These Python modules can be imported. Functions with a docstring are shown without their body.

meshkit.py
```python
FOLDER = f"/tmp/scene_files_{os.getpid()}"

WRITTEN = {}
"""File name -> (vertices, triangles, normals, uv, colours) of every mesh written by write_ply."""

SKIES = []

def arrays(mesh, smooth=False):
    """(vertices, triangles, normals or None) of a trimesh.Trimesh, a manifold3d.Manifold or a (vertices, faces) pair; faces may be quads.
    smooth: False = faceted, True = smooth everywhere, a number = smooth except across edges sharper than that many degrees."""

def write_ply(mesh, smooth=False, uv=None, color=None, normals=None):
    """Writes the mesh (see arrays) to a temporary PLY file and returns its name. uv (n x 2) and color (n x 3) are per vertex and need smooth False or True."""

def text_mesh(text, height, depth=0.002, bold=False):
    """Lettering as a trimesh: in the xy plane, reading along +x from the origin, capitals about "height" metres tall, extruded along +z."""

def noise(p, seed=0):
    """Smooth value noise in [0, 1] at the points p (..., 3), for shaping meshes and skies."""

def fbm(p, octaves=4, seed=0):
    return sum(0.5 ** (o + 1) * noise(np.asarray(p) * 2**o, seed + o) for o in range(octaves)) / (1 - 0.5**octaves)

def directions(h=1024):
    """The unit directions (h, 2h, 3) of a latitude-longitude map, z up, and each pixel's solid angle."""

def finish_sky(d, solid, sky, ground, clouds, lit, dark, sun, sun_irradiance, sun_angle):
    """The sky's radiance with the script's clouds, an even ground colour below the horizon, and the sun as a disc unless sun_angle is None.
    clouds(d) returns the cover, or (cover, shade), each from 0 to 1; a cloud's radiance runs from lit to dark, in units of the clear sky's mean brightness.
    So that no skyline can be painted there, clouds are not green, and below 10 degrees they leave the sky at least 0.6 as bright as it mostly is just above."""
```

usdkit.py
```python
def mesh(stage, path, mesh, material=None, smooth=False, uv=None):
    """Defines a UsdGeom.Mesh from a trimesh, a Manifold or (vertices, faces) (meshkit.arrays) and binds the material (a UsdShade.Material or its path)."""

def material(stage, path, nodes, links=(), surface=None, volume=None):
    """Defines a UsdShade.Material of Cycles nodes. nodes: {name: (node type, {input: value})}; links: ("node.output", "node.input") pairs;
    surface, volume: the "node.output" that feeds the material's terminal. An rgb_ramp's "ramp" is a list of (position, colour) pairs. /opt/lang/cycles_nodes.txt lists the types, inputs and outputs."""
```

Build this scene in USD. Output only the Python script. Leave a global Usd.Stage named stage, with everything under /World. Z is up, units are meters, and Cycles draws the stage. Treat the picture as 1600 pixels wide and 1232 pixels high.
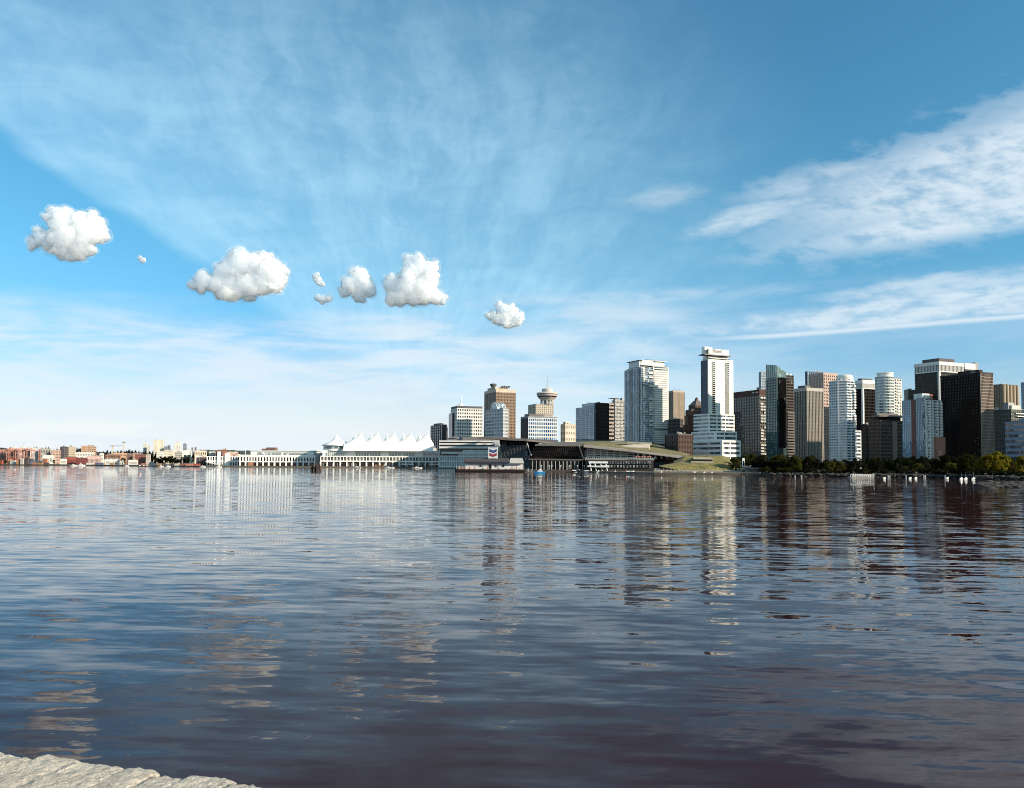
import math, random
import numpy as np, trimesh, usdkit, meshkit
import shapely.geometry as sg
import shapely.ops as so
from pxr import Usd, UsdGeom, UsdLux, UsdShade, Gf, Sdf
stage = Usd.Stage.CreateInMemory()
UsdGeom.SetStageUpAxis(stage, UsdGeom.Tokens.z); UsdGeom.SetStageMetersPerUnit(stage, 1.0)
UsdGeom.Xform.Define(stage, '/World'); UsdGeom.Scope.Define(stage, '/World/Looks')

# ------------------------------------------------------------------ camera, sky, sun, exposure
FPX, CAMZ = 1230.0, 8.0
CYP = 672.0                                                 # row of the lens axis: the lens is shifted up a little
PITCH, ROLL = math.atan((722 - CYP) / FPX), 0.0050
EXPOSURE = 0.92
SUN_AZ, SUN_EL = math.radians(64), math.radians(21)      # azimuth from -Y towards +X
SUN_I, SKY_S = 1.25, 0.066
sun_dir = np.array([math.sin(SUN_AZ) * math.cos(SUN_EL), -math.cos(SUN_AZ) * math.cos(SUN_EL), math.sin(SUN_EL)])
F = np.array([0, math.cos(PITCH), math.sin(PITCH)]); U0 = np.array([0, -math.sin(PITCH), math.cos(PITCH)]); R0 = np.array([1.0, 0, 0])
R = math.cos(ROLL) * R0 + math.sin(ROLL) * U0; U = -math.sin(ROLL) * R0 + math.cos(ROLL) * U0
CAM = np.array([0, 0, CAMZ])
cam = UsdGeom.Camera.Define(stage, '/World/camera')
cam.CreateHorizontalApertureAttr(36.0); cam.CreateVerticalApertureAttr(36.0 * 788 / 1024); cam.CreateFocalLengthAttr(36.0 * FPX / 1600)
cam.CreateClippingRangeAttr(Gf.Vec2f(0.1, 60000)); cam.CreateExposureAttr(EXPOSURE); cam.CreateVerticalApertureOffsetAttr((CYP - 616) * 36.0 / 1600)
M4 = Gf.Matrix4d(*R, 0, *U, 0, *(-F), 0, *CAM, 1)
cam.AddTransformOp().Set(M4)

def ray(px, py):
    return F + (px - 800) / FPX * R - (py - CYP) / FPX * U
def at(px, py, Y):
    d = ray(px, py); return CAM + d * (Y / d[1])

class Nodes:
    """collects the nodes and links of one material"""
    def __init__(s): s.n, s.l, s.k = {}, [], 0
    def add(s, kind, out, **inp):
        s.k += 1; name = f'n{s.k}'; const = {}
        for k, v in inp.items():
            if isinstance(v, str) and '.' in v: s.l.append((v, f'{name}.{k}'))
            else: const[k] = v
        s.n[name] = (kind, const); return f'{name}.{out}'
    def m(s, op, a, b=0.0, c=0.0, clamp=False): return s.add('math', 'value', math_type=op, value1=a, value2=b, value3=c, use_clamp=clamp)
    def vm(s, op, a, b=(0, 0, 0)): return s.add('vector_math', 'vector', math_type=op, vector1=a, vector2=b)
    def ss(s, v, a, b, lo=0.0, hi=1.0): return s.add('map_range', 'result', range_type='smoothstep', value=v, from_min=a, from_max=b, to_min=lo, to_max=hi, clamp=True)
    def noise(s, vec, scale, detail=3.0, rough=0.5, out='fac', dist=0.0): return s.add('noise_texture', out, vector=vec, scale=scale, detail=detail, roughness=rough, distortion=dist)
    def mix(s, f, a, b, t='mix'): return s.add('mix', 'color', mix_type=t, fac=f, color1=a, color2=b)
    def sep(s, v):
        s.k += 1; name = f'n{s.k}'; s.n[name] = ('separate_xyz', {}); s.l.append((v, name + '.vector')); return name + '.x', name + '.y', name + '.z'
    def xyz(s, x, y, z): return s.add('combine_xyz', 'vector', x=x, y=y, z=z)
    def make(s, name, surface=None, volume=None): return usdkit.material(stage, '/World/Looks/' + name, s.n, s.l, surface, volume)

def sky_material():
    g = Nodes()
    sky = g.add('sky_texture', 'color', sky_type='single_scattering', sun_disc=False, sun_elevation=SUN_EL, sun_rotation=math.atan2(sun_dir[0], sun_dir[1]), air_density=SKY_AIR, aerosol_density=SKY_DUST, ozone_density=SKY_OZ)
    d = g.add('texture_coordinate', 'generated')
    x, y, z = g.sep(d)
    az = g.m('arctan2', x, y)                                   # bearing, from +Y towards +X
    hl = g.m('sqrt', g.m('add', g.m('multiply', x, x), g.m('multiply', y, y)))
    el = g.m('arctan2', z, hl)
    zz = g.m('add', g.m('maximum', z, 0.0), 0.10)
    px, py = g.m('divide', x, zz), g.m('divide', y, zz)          # a cloud sheet high above, seen in perspective
    def lin(a, b, c): return g.m('add', g.m('multiply_add', az, a, g.m('multiply', el, b)), c)
    P = g.xyz(px, py, 0.0)
    S = g.xyz(g.m('multiply', az, 1.0), g.m('multiply', el, 4.0), 0.0)     # streaky
    warp = g.m('subtract', g.noise(S, 5.0, 3.0), 0.5)
    def A(px_): return math.atan((px_ - 800) / FPX)
    def E(py_, px_=500): return math.atan((722 - py_) / FPX * math.cos(A(px_)))
    def line(x0, y0, x1, y1):
        """signed distance, in radians, above the line through two pixels of the picture's sky"""
        ax, ay, bx, by = A(x0), E(y0, x0), A(x1), E(y1, x1); L = math.hypot(bx - ax, by - ay)
        nx, ny = -(by - ay) / L, (bx - ax) / L
        return lin(nx, ny, -(nx * ax + ny * ay))
    # 1 the wide fan of cirrus veil
    ca, ce = A(640), E(690)
    du, dv = lin(1, 0, -ca), lin(0, 1, -ce)
    rad = g.m('sqrt', g.m('add', g.m('multiply', du, du), g.m('multiply', dv, dv)))
    w2 = g.m('subtract', g.noise(g.xyz(az, g.m('multiply', el, 1.6), 4.0), 4.0, 4.0, 0.55), 0.5)
    ang = g.m('multiply_add', w2, 0.32, g.m('arctan2', dv, du))
    fib = g.noise(g.xyz(g.m('multiply', ang, 5.0), g.m('multiply', rad, 6.0), 0.0), 1.5, 8.0, 0.64, dist=0.1)
    fib2 = g.noise(g.xyz(g.m('multiply_add', w2, 2.0, g.m('multiply', az, 5.0)), g.m('multiply_add', w2, 2.2, g.m('multiply', el, 21.0)), 7.0), 1.6, 7.0, 0.62, dist=0.1)
    edge = g.m('multiply_add', warp, 0.03, line(0, 225, 300, 418))
    fan = g.ss(edge, -0.003, 0.020)
    fan = g.m('multiply', fan, g.ss(lin(1, 0.35, 0.0), 0.55, 0.05))
    fan = g.m('multiply', fan, g.ss(el, 0.66, 0.34, 0.22, 1.0))
    tex = g.ss(g.m('multiply_add', fib, 0.60, g.m('multiply', fib2, 0.40)), 0.34, 0.70, 0.42, 1.0)
    c1 = g.m('multiply', g.m('multiply', fan, tex), FAN)
    # 2 the low veil towards the horizon
    low = g.ss(g.m('multiply_add', warp, 0.10, line(0, 452, 420, 470)), 0.01, -0.05)
    low = g.m('multiply', low, g.ss(g.m('multiply_add', warp, 0.3, az), 0.42, -0.05, 0.25, 1.0))
    st = g.ss(g.noise(g.xyz(g.m('multiply', az, 2.2), g.m('multiply', el, 13.0), 0.0), 2.4, 5.0, 0.6, dist=0.4), 0.34, 0.62, 0.2, 1.0)
    c2 = g.m('multiply', g.m('multiply', low, st), LOWV)
    hz = g.m('multiply', g.ss(el, 0.15, 0.0), g.ss(az, 0.60, -0.35, 0.30, 1.0))
    # 3 the dappled patch at the right, and its streaks
    dap = g.noise(g.xyz(g.m('multiply_add', el, 0.8, az), g.m('multiply', el, 2.1), 3.0), 20.0, 6.0, 0.62, dist=0.08)
    def blob(cx, cy, rx, ry, rot, soft=0.45):
        ca, sa = math.cos(rot), math.sin(rot); ax, ay = A(cx), E(cy, cx)
        u = lin(ca / (rx / FPX), sa / (rx / FPX), -(ax * ca + ay * sa) / (rx / FPX))
        v = lin(-sa / (ry / FPX), ca / (ry / FPX), -(-ax * sa + ay * ca) / (ry / FPX))
        r = g.m('sqrt', g.m('add', g.m('multiply', u, u), g.m('multiply', v, v)))
        r = g.m('multiply_add', warp, 0.9, g.m('multiply_add', g.m('subtract', dap, 0.5), 1.9, r))
        return g.ss(r, 1.0 + soft, 1.0 - soft)
    patch = g.m('maximum', blob(1560, 252, 260, 70, 0.20), blob(1490, 335, 190, 30, 0.06))
    patch = g.m('maximum', patch, g.m('multiply', blob(1290, 272, 100, 20, 0.12), 0.6))
    patch = g.m('multiply', patch, g.ss(dap, 0.30, 0.64, 0.30, 1.0))
    wis = g.m('maximum', g.m('multiply', blob(1168, 334, 72, 14, 0.22, 0.7), 0.75), g.m('multiply', blob(1032, 304, 48, 13, 0.12, 0.8), 0.40))
    wis = g.m('multiply', wis, g.ss(fib2, 0.28, 0.62, 0.25, 1.0))
    band = g.m('maximum', blob(1460, 478, 270, 19, 0.035), g.m('multiply', blob(1510, 436, 160, 13, 0.04), 0.7))
    band = g.m('multiply', band, g.ss(g.noise(g.xyz(g.m('multiply', az, 4.0), g.m('multiply', el, 12.0), 1.0), 5.0, 5.0, 0.6), 0.28, 0.6, 0.2, 1.0))
    strk = g.m('multiply', g.m('multiply', g.ss(g.m('absolute', g.m('multiply_add', warp, 0.006, line(1060, 529, 1600, 489))), 0.0052, 0.0), g.ss(az, 0.20, 0.33)), 0.75)
    bank = g.m('maximum', blob(112, 690, 38, 7, 0.0, .5), g.m('maximum', blob(190, 692, 60, 6, 0.0, .5), g.m('multiply', blob(40, 695, 22, 5, 0, .5), .7)))
    fstk = g.m('multiply', g.m('multiply', blob(1010, 462, 200, 9, 0.02, 0.8), g.ss(fib2, 0.3, 0.6)), 0.35)
    wis = g.m('maximum', g.m('maximum', g.m('maximum', wis, fstk), strk), g.m('multiply', bank, .75))
    c3 = g.m('maximum', g.m('maximum', g.m('multiply', patch, 0.85), g.m('multiply', band, 0.75)), wis)
    # the rest of the sky, out of the picture, carries on with thin veil
    back = g.m('multiply', g.m('multiply', g.ss(g.m('absolute', az), 0.75, 1.1), tex), 0.5)
    col = g.mix(1.0, sky, g.mix(g.ss(el, 0.0, 0.30), SKY_LOW, SKY_TINT), 'multiply')
    col = g.mix(g.m('multiply', hz, 0.85), col, HZ_COL)
    veil = g.m('subtract', 1.0, g.m('multiply', g.m('subtract', 1.0, c1), g.m('subtract', 1.0, back)))
    col = g.mix(veil, col, VEIL_COL)
    col = g.mix(g.m('subtract', 1.0, g.m('multiply', g.m('subtract', 1.0, c2), g.m('subtract', 1.0, c3))), col, CLOUD_COL)
    bg = g.add('background_shader', 'background', color=col, strength=SKY_S)
    return g.make('sky_look', bg)
SKY_AIR, SKY_DUST, SKY_OZ = 1.0, 1.0, 2.0
SKY_TINT = (.58, 1.26, 1.36); SKY_LOW = (.70, 1.02, 1.42); CLOUD_COL = (6.4, 7.2, 7.8); VEIL_COL = (5.0, 7.7, 9.2); HZ_COL = (8.7, 8.5, 8.2); FAN = 0.52; LOWV = 0.80
sky = UsdLux.DomeLight.Define(stage, '/World/sky')
UsdShade.MaterialBindingAPI.Apply(sky.GetPrim()).Bind(sky_material())
sky.GetPrim().SetCustomDataByKey('kind', 'structure')
sun = UsdLux.DistantLight.Define(stage, '/World/sun')
sun.CreateIntensityAttr(SUN_I); sun.CreateAngleAttr(0.5); sun.CreateNormalizeAttr(True); sun.CreateColorAttr(Gf.Vec3f(1.0, 0.88, 0.71))
zz = sun_dir; xx = np.cross([0, 0, 1.0], zz); xx /= np.linalg.norm(xx); yy = np.cross(zz, xx)
sun.AddTransformOp().Set(Gf.Matrix4d(*xx, 0, *yy, 0, *zz, 0, 0, 0, 0, 1))

# ------------------------------------------------------------------ helpers
rng = np.random.default_rng(7)
used = {}
def numbered(parent, name):
    k = (parent, name); n = used.get(k, -1) + 1; used[k] = n
    return f'{parent}/{name}' if n == 0 else f'{parent}/{name}_{n:03d}'
class Thing:
    def __init__(s, path, base, rot): s.path, s.base, s.rot = path, np.array(base, float), rot
def tag(prim, label=None, cat=None, group=None, kind=None):
    for k, v in (('label', label), ('category', cat), ('group', group), ('kind', kind)):
        if v: prim.SetCustomDataByKey(k, v)
def thing(name, label, cat, base=(0, 0, 0), rot=0.0, group=None, scale=None):
    path = numbered('/World', name); x = UsdGeom.Xform.Define(stage, path)
    x.AddTranslateOp().Set(Gf.Vec3d(*map(float, base))); x.AddRotateZOp().Set(math.degrees(rot))
    if scale is not None: x.AddScaleOp().Set(Gf.Vec3f(*scale))
    tag(x.GetPrim(), label, cat, group); return Thing(path, base, rot)
def part(T, name, mesh, mat, kind=None, label=None, smooth=False, world=False):
    if isinstance(mesh, MB): mesh = mesh.get()
    v, f, n = meshkit.arrays(mesh, smooth)
    if world:
        v = v - T.base; c, s_ = math.cos(-T.rot), math.sin(-T.rot)
        v = np.stack([v[:, 0] * c - v[:, 1] * s_, v[:, 0] * s_ + v[:, 1] * c, v[:, 2]], 1)
        if n is not None: n = np.stack([n[:, 0] * c - n[:, 1] * s_, n[:, 0] * s_ + n[:, 1] * c, n[:, 2]], 1)
    p = numbered(T.path, name); m = usdkit.mesh(stage, p, (v, f), mat)
    if n is not None: m.CreateNormalsAttr(np.asarray(n, np.float32)); m.SetNormalsInterpolation('vertex')
    tag(m.GetPrim(), label, None, None, kind); return Thing(p, T.base, T.rot)
def structure(name, mesh, mat, kind='structure', smooth=False):
    if isinstance(mesh, MB): mesh = mesh.get()
    m = usdkit.mesh(stage, numbered('/World', name), mesh, mat, smooth=smooth); tag(m.GetPrim(), kind=kind); return m
def copy(proto, name, label, cat, base, rot=0.0, scale=(1, 1, 1), group=None):
    path = numbered('/World', name); x = UsdGeom.Xform.Define(stage, path)
    x.GetPrim().GetReferences().AddInternalReference(proto); x.GetPrim().SetInstanceable(True)
    x.AddTranslateOp().Set(Gf.Vec3d(*map(float, base))); x.AddRotateZOp().Set(math.degrees(rot)); x.AddScaleOp().Set(Gf.Vec3f(*scale))
    tag(x.GetPrim(), label, cat, group)
def proto(name):
    stage.CreateClassPrim('/World/' + name); return Thing('/World/' + name, (0, 0, 0), 0)

BF = np.array([[0, 2, 1], [0, 3, 2], [4, 5, 6], [4, 6, 7], [0, 1, 5], [0, 5, 4], [1, 2, 6], [1, 6, 5], [2, 3, 7], [2, 7, 6], [3, 0, 4], [3, 4, 7]])
class MB:
    """collects shapes into one mesh"""
    def __init__(s): s.v, s.f, s.n = [], [], 0
    def add(s, v, f):
        v = np.asarray(v, float); s.v.append(v); s.f.append(np.asarray(f) + s.n); s.n += len(v); return s
    def mesh(s, m): return s.add(m.vertices, m.faces)
    def hexa(s, lo, hi):
        """a box of any skew: four corners below, four above, counter-clockwise"""
        return s.add(np.vstack([lo, hi]), BF)
    def box(s, x0, x1, y0, y1, z0, z1):
        return s.add([[x0, y0, z0], [x1, y0, z0], [x1, y1, z0], [x0, y1, z0], [x0, y0, z1], [x1, y0, z1], [x1, y1, z1], [x0, y1, z1]], BF)
    def prism(s, poly, z0, z1):
        p = np.asarray(poly, float); n = len(p)
        v = np.vstack([np.c_[p, np.full(n, z0)], np.c_[p, np.broadcast_to(z1, n)]])
        f = [[0, i + 1, i] for i in range(1, n - 1)] + [[n, n + i, n + i + 1] for i in range(1, n - 1)]
        for i in range(n): j = (i + 1) % n; f += [[i, j, n + j], [i, n + j, n + i]]
        return s.add(v, f)
    def bar(s, p, q, z0, z1, out, inn):
        p, q = np.asarray(p, float), np.asarray(q, float); t = (q - p) / np.linalg.norm(q - p); nrm = np.array([t[1], -t[0]])
        c = [p + nrm * out, q + nrm * out, q - nrm * inn, p - nrm * inn]
        return s.hexa([[*a, z0] for a in c], [[*a, z1] for a in c])
    def tube(s, pts, rad, sides=6):
        pts = np.asarray(pts, float); rad = np.broadcast_to(rad, len(pts)); vs = []
        for i, p in enumerate(pts):
            t = pts[min(i + 1, len(pts) - 1)] - pts[max(i - 1, 0)]; t = t / np.linalg.norm(t)
            a = np.cross(t, [0, 0, 1.0] if abs(t[2]) < 0.9 else [1.0, 0, 0]); a /= np.linalg.norm(a); b = np.cross(t, a)
            th = np.arange(sides) * 2 * math.pi / sides; vs.append(p + rad[i] * (np.outer(np.cos(th), a) + np.outer(np.sin(th), b)))
        f = []
        for i in range(len(pts) - 1):
            for k in range(sides):
                a, b = i * sides + k, i * sides + (k + 1) % sides; f += [[a, b, b + sides], [a, b + sides, a + sides]]
        e = (len(pts) - 1) * sides
        f += [[0, k + 1, k] for k in range(1, sides - 1)] + [[e, e + k, e + k + 1] for k in range(1, sides - 1)]
        return s.add(np.vstack(vs), f)
    def lathe(s, prof, cx=0, cy=0, n=32):
        """prof: (radius, z) pairs from the bottom up"""
        th = np.arange(n) * 2 * math.pi / n
        v = np.vstack([np.c_[cx + r * np.cos(th), cy + r * np.sin(th), np.full(n, z)] for r, z in prof]); f = []
        for i in range(len(prof) - 1):
            for k in range(n): a, b = i * n + k, i * n + (k + 1) % n; f += [[a, b, b + n], [a, b + n, a + n]]
        e = (len(prof) - 1) * n; f += [[0, k + 1, k] for k in range(1, n - 1)] + [[e, e + k, e + k + 1] for k in range(1, n - 1)]
        return s.add(v, f)
    def get(s): return np.vstack(s.v), np.vstack(s.f)

# ------------------------------------------------------------------ materials
def wallm(name, col, rough=0.75, var=0.22, scale=0.12, streak=0.10):
    g = Nodes(); o = g.add('texture_coordinate', 'object'); c = np.array(col) * .74
    n1 = g.noise(o, scale, 4.0, 0.6); n2 = g.noise(g.vm('multiply', o, (0.9, 0.9, 0.05)), 1.0, 3.0, 0.6)
    f = g.m('multiply_add', n1, 1 - streak, g.m('multiply', n2, streak))
    r = g.add('rgb_ramp', 'color', fac=f, ramp=[(0.25, c * (1 - var)), (0.5, c), (0.75, np.minimum(c * (1 + var * 0.5), 0.9))])
    b = g.add('principled_bsdf', 'BSDF', base_color=r, roughness=rough, specular_ior_level=min(.3, .03 + max(col) * 1.2)); return g.make(name, b)
def glassm(name, col, alt=None, share=0.18, cell=(1.7, 1.7, 3.2), rough=0.06, ior=1.8, tilt=0.03, wave=0.02):
    """window glass seen from outside: dark rooms behind, some blinds, each pane set a little differently"""
    g = Nodes(); o = g.add('texture_coordinate', 'object'); c = np.array(col); alt = c * 3 + 0.05 if alt is None else np.array(alt)
    cellv = g.vm('floor', g.vm('divide', g.vm('add', o, (0.37, 0.37, 0.2)), cell))
    g.k += 1; wn = f'n{g.k}'; g.n[wn] = ('white_noise_texture', {'dimensions': '3D'}); g.l.append((cellv, wn + '.vector'))
    base = g.mix(g.ss(wn + '.value', 1 - share, 1 - share + 0.01), g.mix(wn + '.value', c * 0.7, c * 1.3), alt)
    big = g.vm('subtract', g.noise(o, 0.06, 3.0, 0.5, 'color'), (0.5, 0.5, 0.5))
    nr = g.vm('add', g.vm('multiply', g.vm('subtract', wn + '.color', (0.5, 0.5, 0.5)), (tilt, tilt, tilt)), g.vm('multiply', big, (wave, wave, wave)))
    n = g.vm('normalize', g.vm('add', g.add('geometry', 'normal'), nr))
    b = g.add('principled_bsdf', 'BSDF', base_color=base, roughness=rough, ior=ior, normal=n); return g.make(name, b)
def plain(name, col, rough=0.6, **k):
    g = Nodes(); o = g.add('texture_coordinate', 'object'); c = np.array(col) * .80
    r = g.add('rgb_ramp', 'color', fac=g.noise(o, 0.9, 3.0, 0.6), ramp=[(0.3, c * 0.85), (0.7, np.minimum(c * 1.1, 0.95))])
    return g.make(name, g.add('principled_bsdf', 'BSDF', base_color=r, roughness=rough, **k))
mats = {}
def W(col, rough=0.75, var=0.2):
    k = ('w', tuple(np.round(col, 3)), rough, var)
    if k not in mats: mats[k] = wallm(f'wall_look_{len(mats):03d}', col, rough, var)
    return mats[k]
def G(col, alt=None, share=0.15, ior=1.8, rough=0.06, tilt=0.03, cell=(1.7, 1.7, 3.2)):
    k = ('g', tuple(np.round(col, 3)), None if alt is None else tuple(alt), share, ior, rough, tilt, cell)
    if k not in mats: mats[k] = glassm(f'glass_look_{len(mats):03d}', col, alt, share, cell, rough, ior, tilt)
    return mats[k]
def Pm(col, rough=0.6, **kw):
    k = ('p', tuple(np.round(col, 3)), rough, tuple(sorted(kw.items())))
    if k not in mats: mats[k] = plain(f'plain_look_{len(mats):03d}', col, rough, **kw)
    return mats[k]

# ------------------------------------------------------------------ buildings
GZ = 1.2                                                     # height of the shore's ground above the water
def offs(poly, e):
    if abs(e) < 1e-6: return np.asarray(poly, float)
    p = sg.polygon.orient(sg.Polygon(poly).buffer(e, join_style=2, mitre_limit=3)); return np.array(p.exterior.coords)[:-1]
def facade(T, poly, z0, z1, nf, mw, mg, band=0.4, piers=None, es=0.22, ep=0.36, pw=0.5, inset=0.25, mp=None, names=('glazing', 'floor_band', 'pier'), blank=()):
    """a recessed glass body with a projecting band at every floor and upright piers. piers: edge -> bays, or a list of (from, to) along the edge"""
    poly = np.asarray(poly, float); h = (z1 - z0) / nf
    part(T, names[0], MB().prism(offs(poly, -inset), z0, z1 - 0.05), mg)
    b = MB()
    if band:
        o = offs(poly, es)
        for k in range(nf + 1):
            lo = z0 + k * h - (band * h * 0.5 if k else 0); hi = z0 + k * h + band * h * 0.5
            if k == nf: lo, hi = z1 - band * h * 0.6, z1
            b.prism(o, lo, hi)
        part(T, names[1], b, mw, kind='stuff')
    p = MB(); n = len(poly); zt = z1 - 0.02
    for e, spec in (piers or {}).items():
        a, c = poly[e], poly[(e + 1) % n]; L = np.linalg.norm(c - a)
        if isinstance(spec, (int, float)):
            if spec < 1: continue
            spec = int(spec); iv = [(k / spec - pw / 2 / L, k / spec + pw / 2 / L) for k in range(spec + 1)]
            iv = [(max(u, -ep / L if u < 0 else u), v) for u, v in iv]
        else: iv = spec
        for u, v in iv: p.bar(a + (c - a) * u, a + (c - a) * v, z0, zt, ep, inset + 0.1)
    if p.n: part(T, names[2], p, mp or mw, kind='stuff')
    return h
def balconies(T, p, q, z0, h, nf, iv, depth=1.5, slab=0.3, rail=1.0, mat=None, mrail=None, skip=0.0, seed=1, name='balcony'):
    r = random.Random(seed); b, rl = MB(), MB(); p, q = np.asarray(p, float), np.asarray(q, float)
    for k in range(nf):
        for u, v in iv:
            if r.random() < skip: continue
            z = z0 + k * h; a, c = p + (q - p) * u, p + (q - p) * v
            b.bar(a, c, z - slab / 2, z + slab / 2, depth, 0.2)
            t = (q - p) / np.linalg.norm(q - p); nn = np.array([t[1], -t[0]])
            rl.bar(a + nn * (depth - 0.08) + t * 0.1, c + nn * (depth - 0.08) - t * 0.1, z + slab / 2 + 0.05, z + slab / 2 + rail, 0.04, 0.04)
    part(T, name, b, mat, kind='stuff'); part(T, 'balcony_rail', rl, mrail or mat, kind='stuff')
def dims(xl, xc, xr, D, a, ymid=660):
    C = at(xc, ymid, D); tl = ray(xl, ymid); tr = ray(xr, ymid); tl, tr = tl[0] / tl[1], tr[0] / tr[1]
    w = (tr * D - C[0]) / (math.cos(a) - tr * math.sin(a)); d = (C[0] - tl * D) / (math.sin(a) + tl * math.cos(a)); return C, w, d
A25 = math.radians(25)
class Bld:
    """a block with its nearest corner at picture column xc, its faces ending at xl and xr, its top at yt, D metres out"""
    def __init__(s, name, label, xl, xc, xr, yt, D, a=A25, cat='building', group=None, dmax=None):
        s.D, s.a, s.xc = D, a, xc; C, s.w, s.d = dims(xl, xc, xr, D, a, (yt + 715) / 2)
        if dmax: s.d = min(s.d, dmax)
        s.z = at(xc, yt, D)[2] - GZ; s.T = thing(name, label, cat, (C[0], D, GZ), a, group)
        s.rect = np.array([[0, 0], [s.w, 0], [s.w, s.d], [0, s.d]])
    def h(s, y): return at(s.xc, y, s.D)[2] - GZ                 # height above the ground of a picture row
    def u(s, px, y=660):                                        # distance along the right face of a picture column
        t = ray(px, y); t = t[0] / t[1]; C = s.T.base
        return (t * s.D - C[0]) / (math.cos(s.a) - t * math.sin(s.a))
    def q(s, px, y=660):                                        # distance along the left face of a picture column
        t = ray(px, y); t = t[0] / t[1]; C = s.T.base
        return (C[0] - t * s.D) / (math.sin(s.a) + t * math.cos(s.a))
    def loc(s, px, back, y=640):                                # local spot that shows at a picture column, so far behind the corner
        o = at(px, y, s.D + back) - s.T.base; c, n = math.cos(s.a), math.sin(s.a); return o[0] * c + o[1] * n, -o[0] * n + o[1] * c
    def facade(s, nf, nx, ny, mw, mg, z0=0, z1=None, poly=None, **k):
        return facade(s.T, s.rect if poly is None else poly, z0, s.z if z1 is None else z1, nf, mw, mg, piers={0: nx, 3: ny, 1: ny, 2: nx} if nx or ny else None, **k)
    def roof(s, mat, th=0.5, over=0.1, z=None, poly=None, name='roof'):
        z = s.z if z is None else z; part(s.T, name, MB().prism(offs(s.rect if poly is None else poly, over), z, z + th), mat)
        r = random.Random(int(s.D * 7 + s.xc)); q = np.asarray(s.rect if poly is None else poly); x0, y0 = q.min(0); x1, y1 = q.max(0); m = MB()
        for k in range(r.randint(3, 6)):
            a, b_, sz, hh = r.uniform(.1, .8), r.uniform(.1, .75), r.uniform(.06, .16), r.uniform(.8, 2.2); m.box(x0 + (x1 - x0) * a, x0 + (x1 - x0) * (a + sz), y0 + (y1 - y0) * b_, y0 + (y1 - y0) * (b_ + sz), z + th + .003 * (k + 1), z + th + hh)
        if name == 'roof': part(s.T, 'roof_plant', m, Pm((.26, .25, .24), .8), kind='stuff')
    def box(s, name, x0, x1, y0, y1, z0, z1, mat, **k): return part(s.T, name, MB().box(x0, x1, y0, y1, z0, z1), mat, **k)
def rect(x0, x1, y0, y1): return np.array([[x0, y0], [x1, y0], [x1, y1], [x0, y1]])
def shore(px, py):
    d = ray(px, py); return CAM + d * (-CAMZ / d[2])

# ------------------------------------------------------------------ water, ground, hills
g = Nodes(); pos = g.add('geometry', 'position')
def slope(sx, sy, ax, ay, seed, det=2.0, rot=0.0):
    v = g.add('vector_rotate', 'vector', rotate_type='z_axis', vector=pos, angle=rot)
    v = g.add('mapping', 'vector', vector=v, scale=(sx, sy, 1), location=(seed, seed * 1.7, seed))
    c = g.add('noise_texture', 'color', vector=v, scale=1.0, detail=det, roughness=0.5)
    return g.vm('multiply', g.vm('subtract', c, (.5, .5, .5)), (ax * 2, ay * 2, 0))
tot = slope(0.06, 0.20, .014, .046, 3.1, 2.0, 0.10)
for a in ((0.27, 1.10, .050, .140, 11.0, 2.0, 0.08), (1.2, 4.2, .018, .030, 23.0, 1.0, -0.15), (2.6, 9.5, .008, .014, 41.0, 2.0, 0.05)): tot = g.vm('add', tot, slope(*a))
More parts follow.
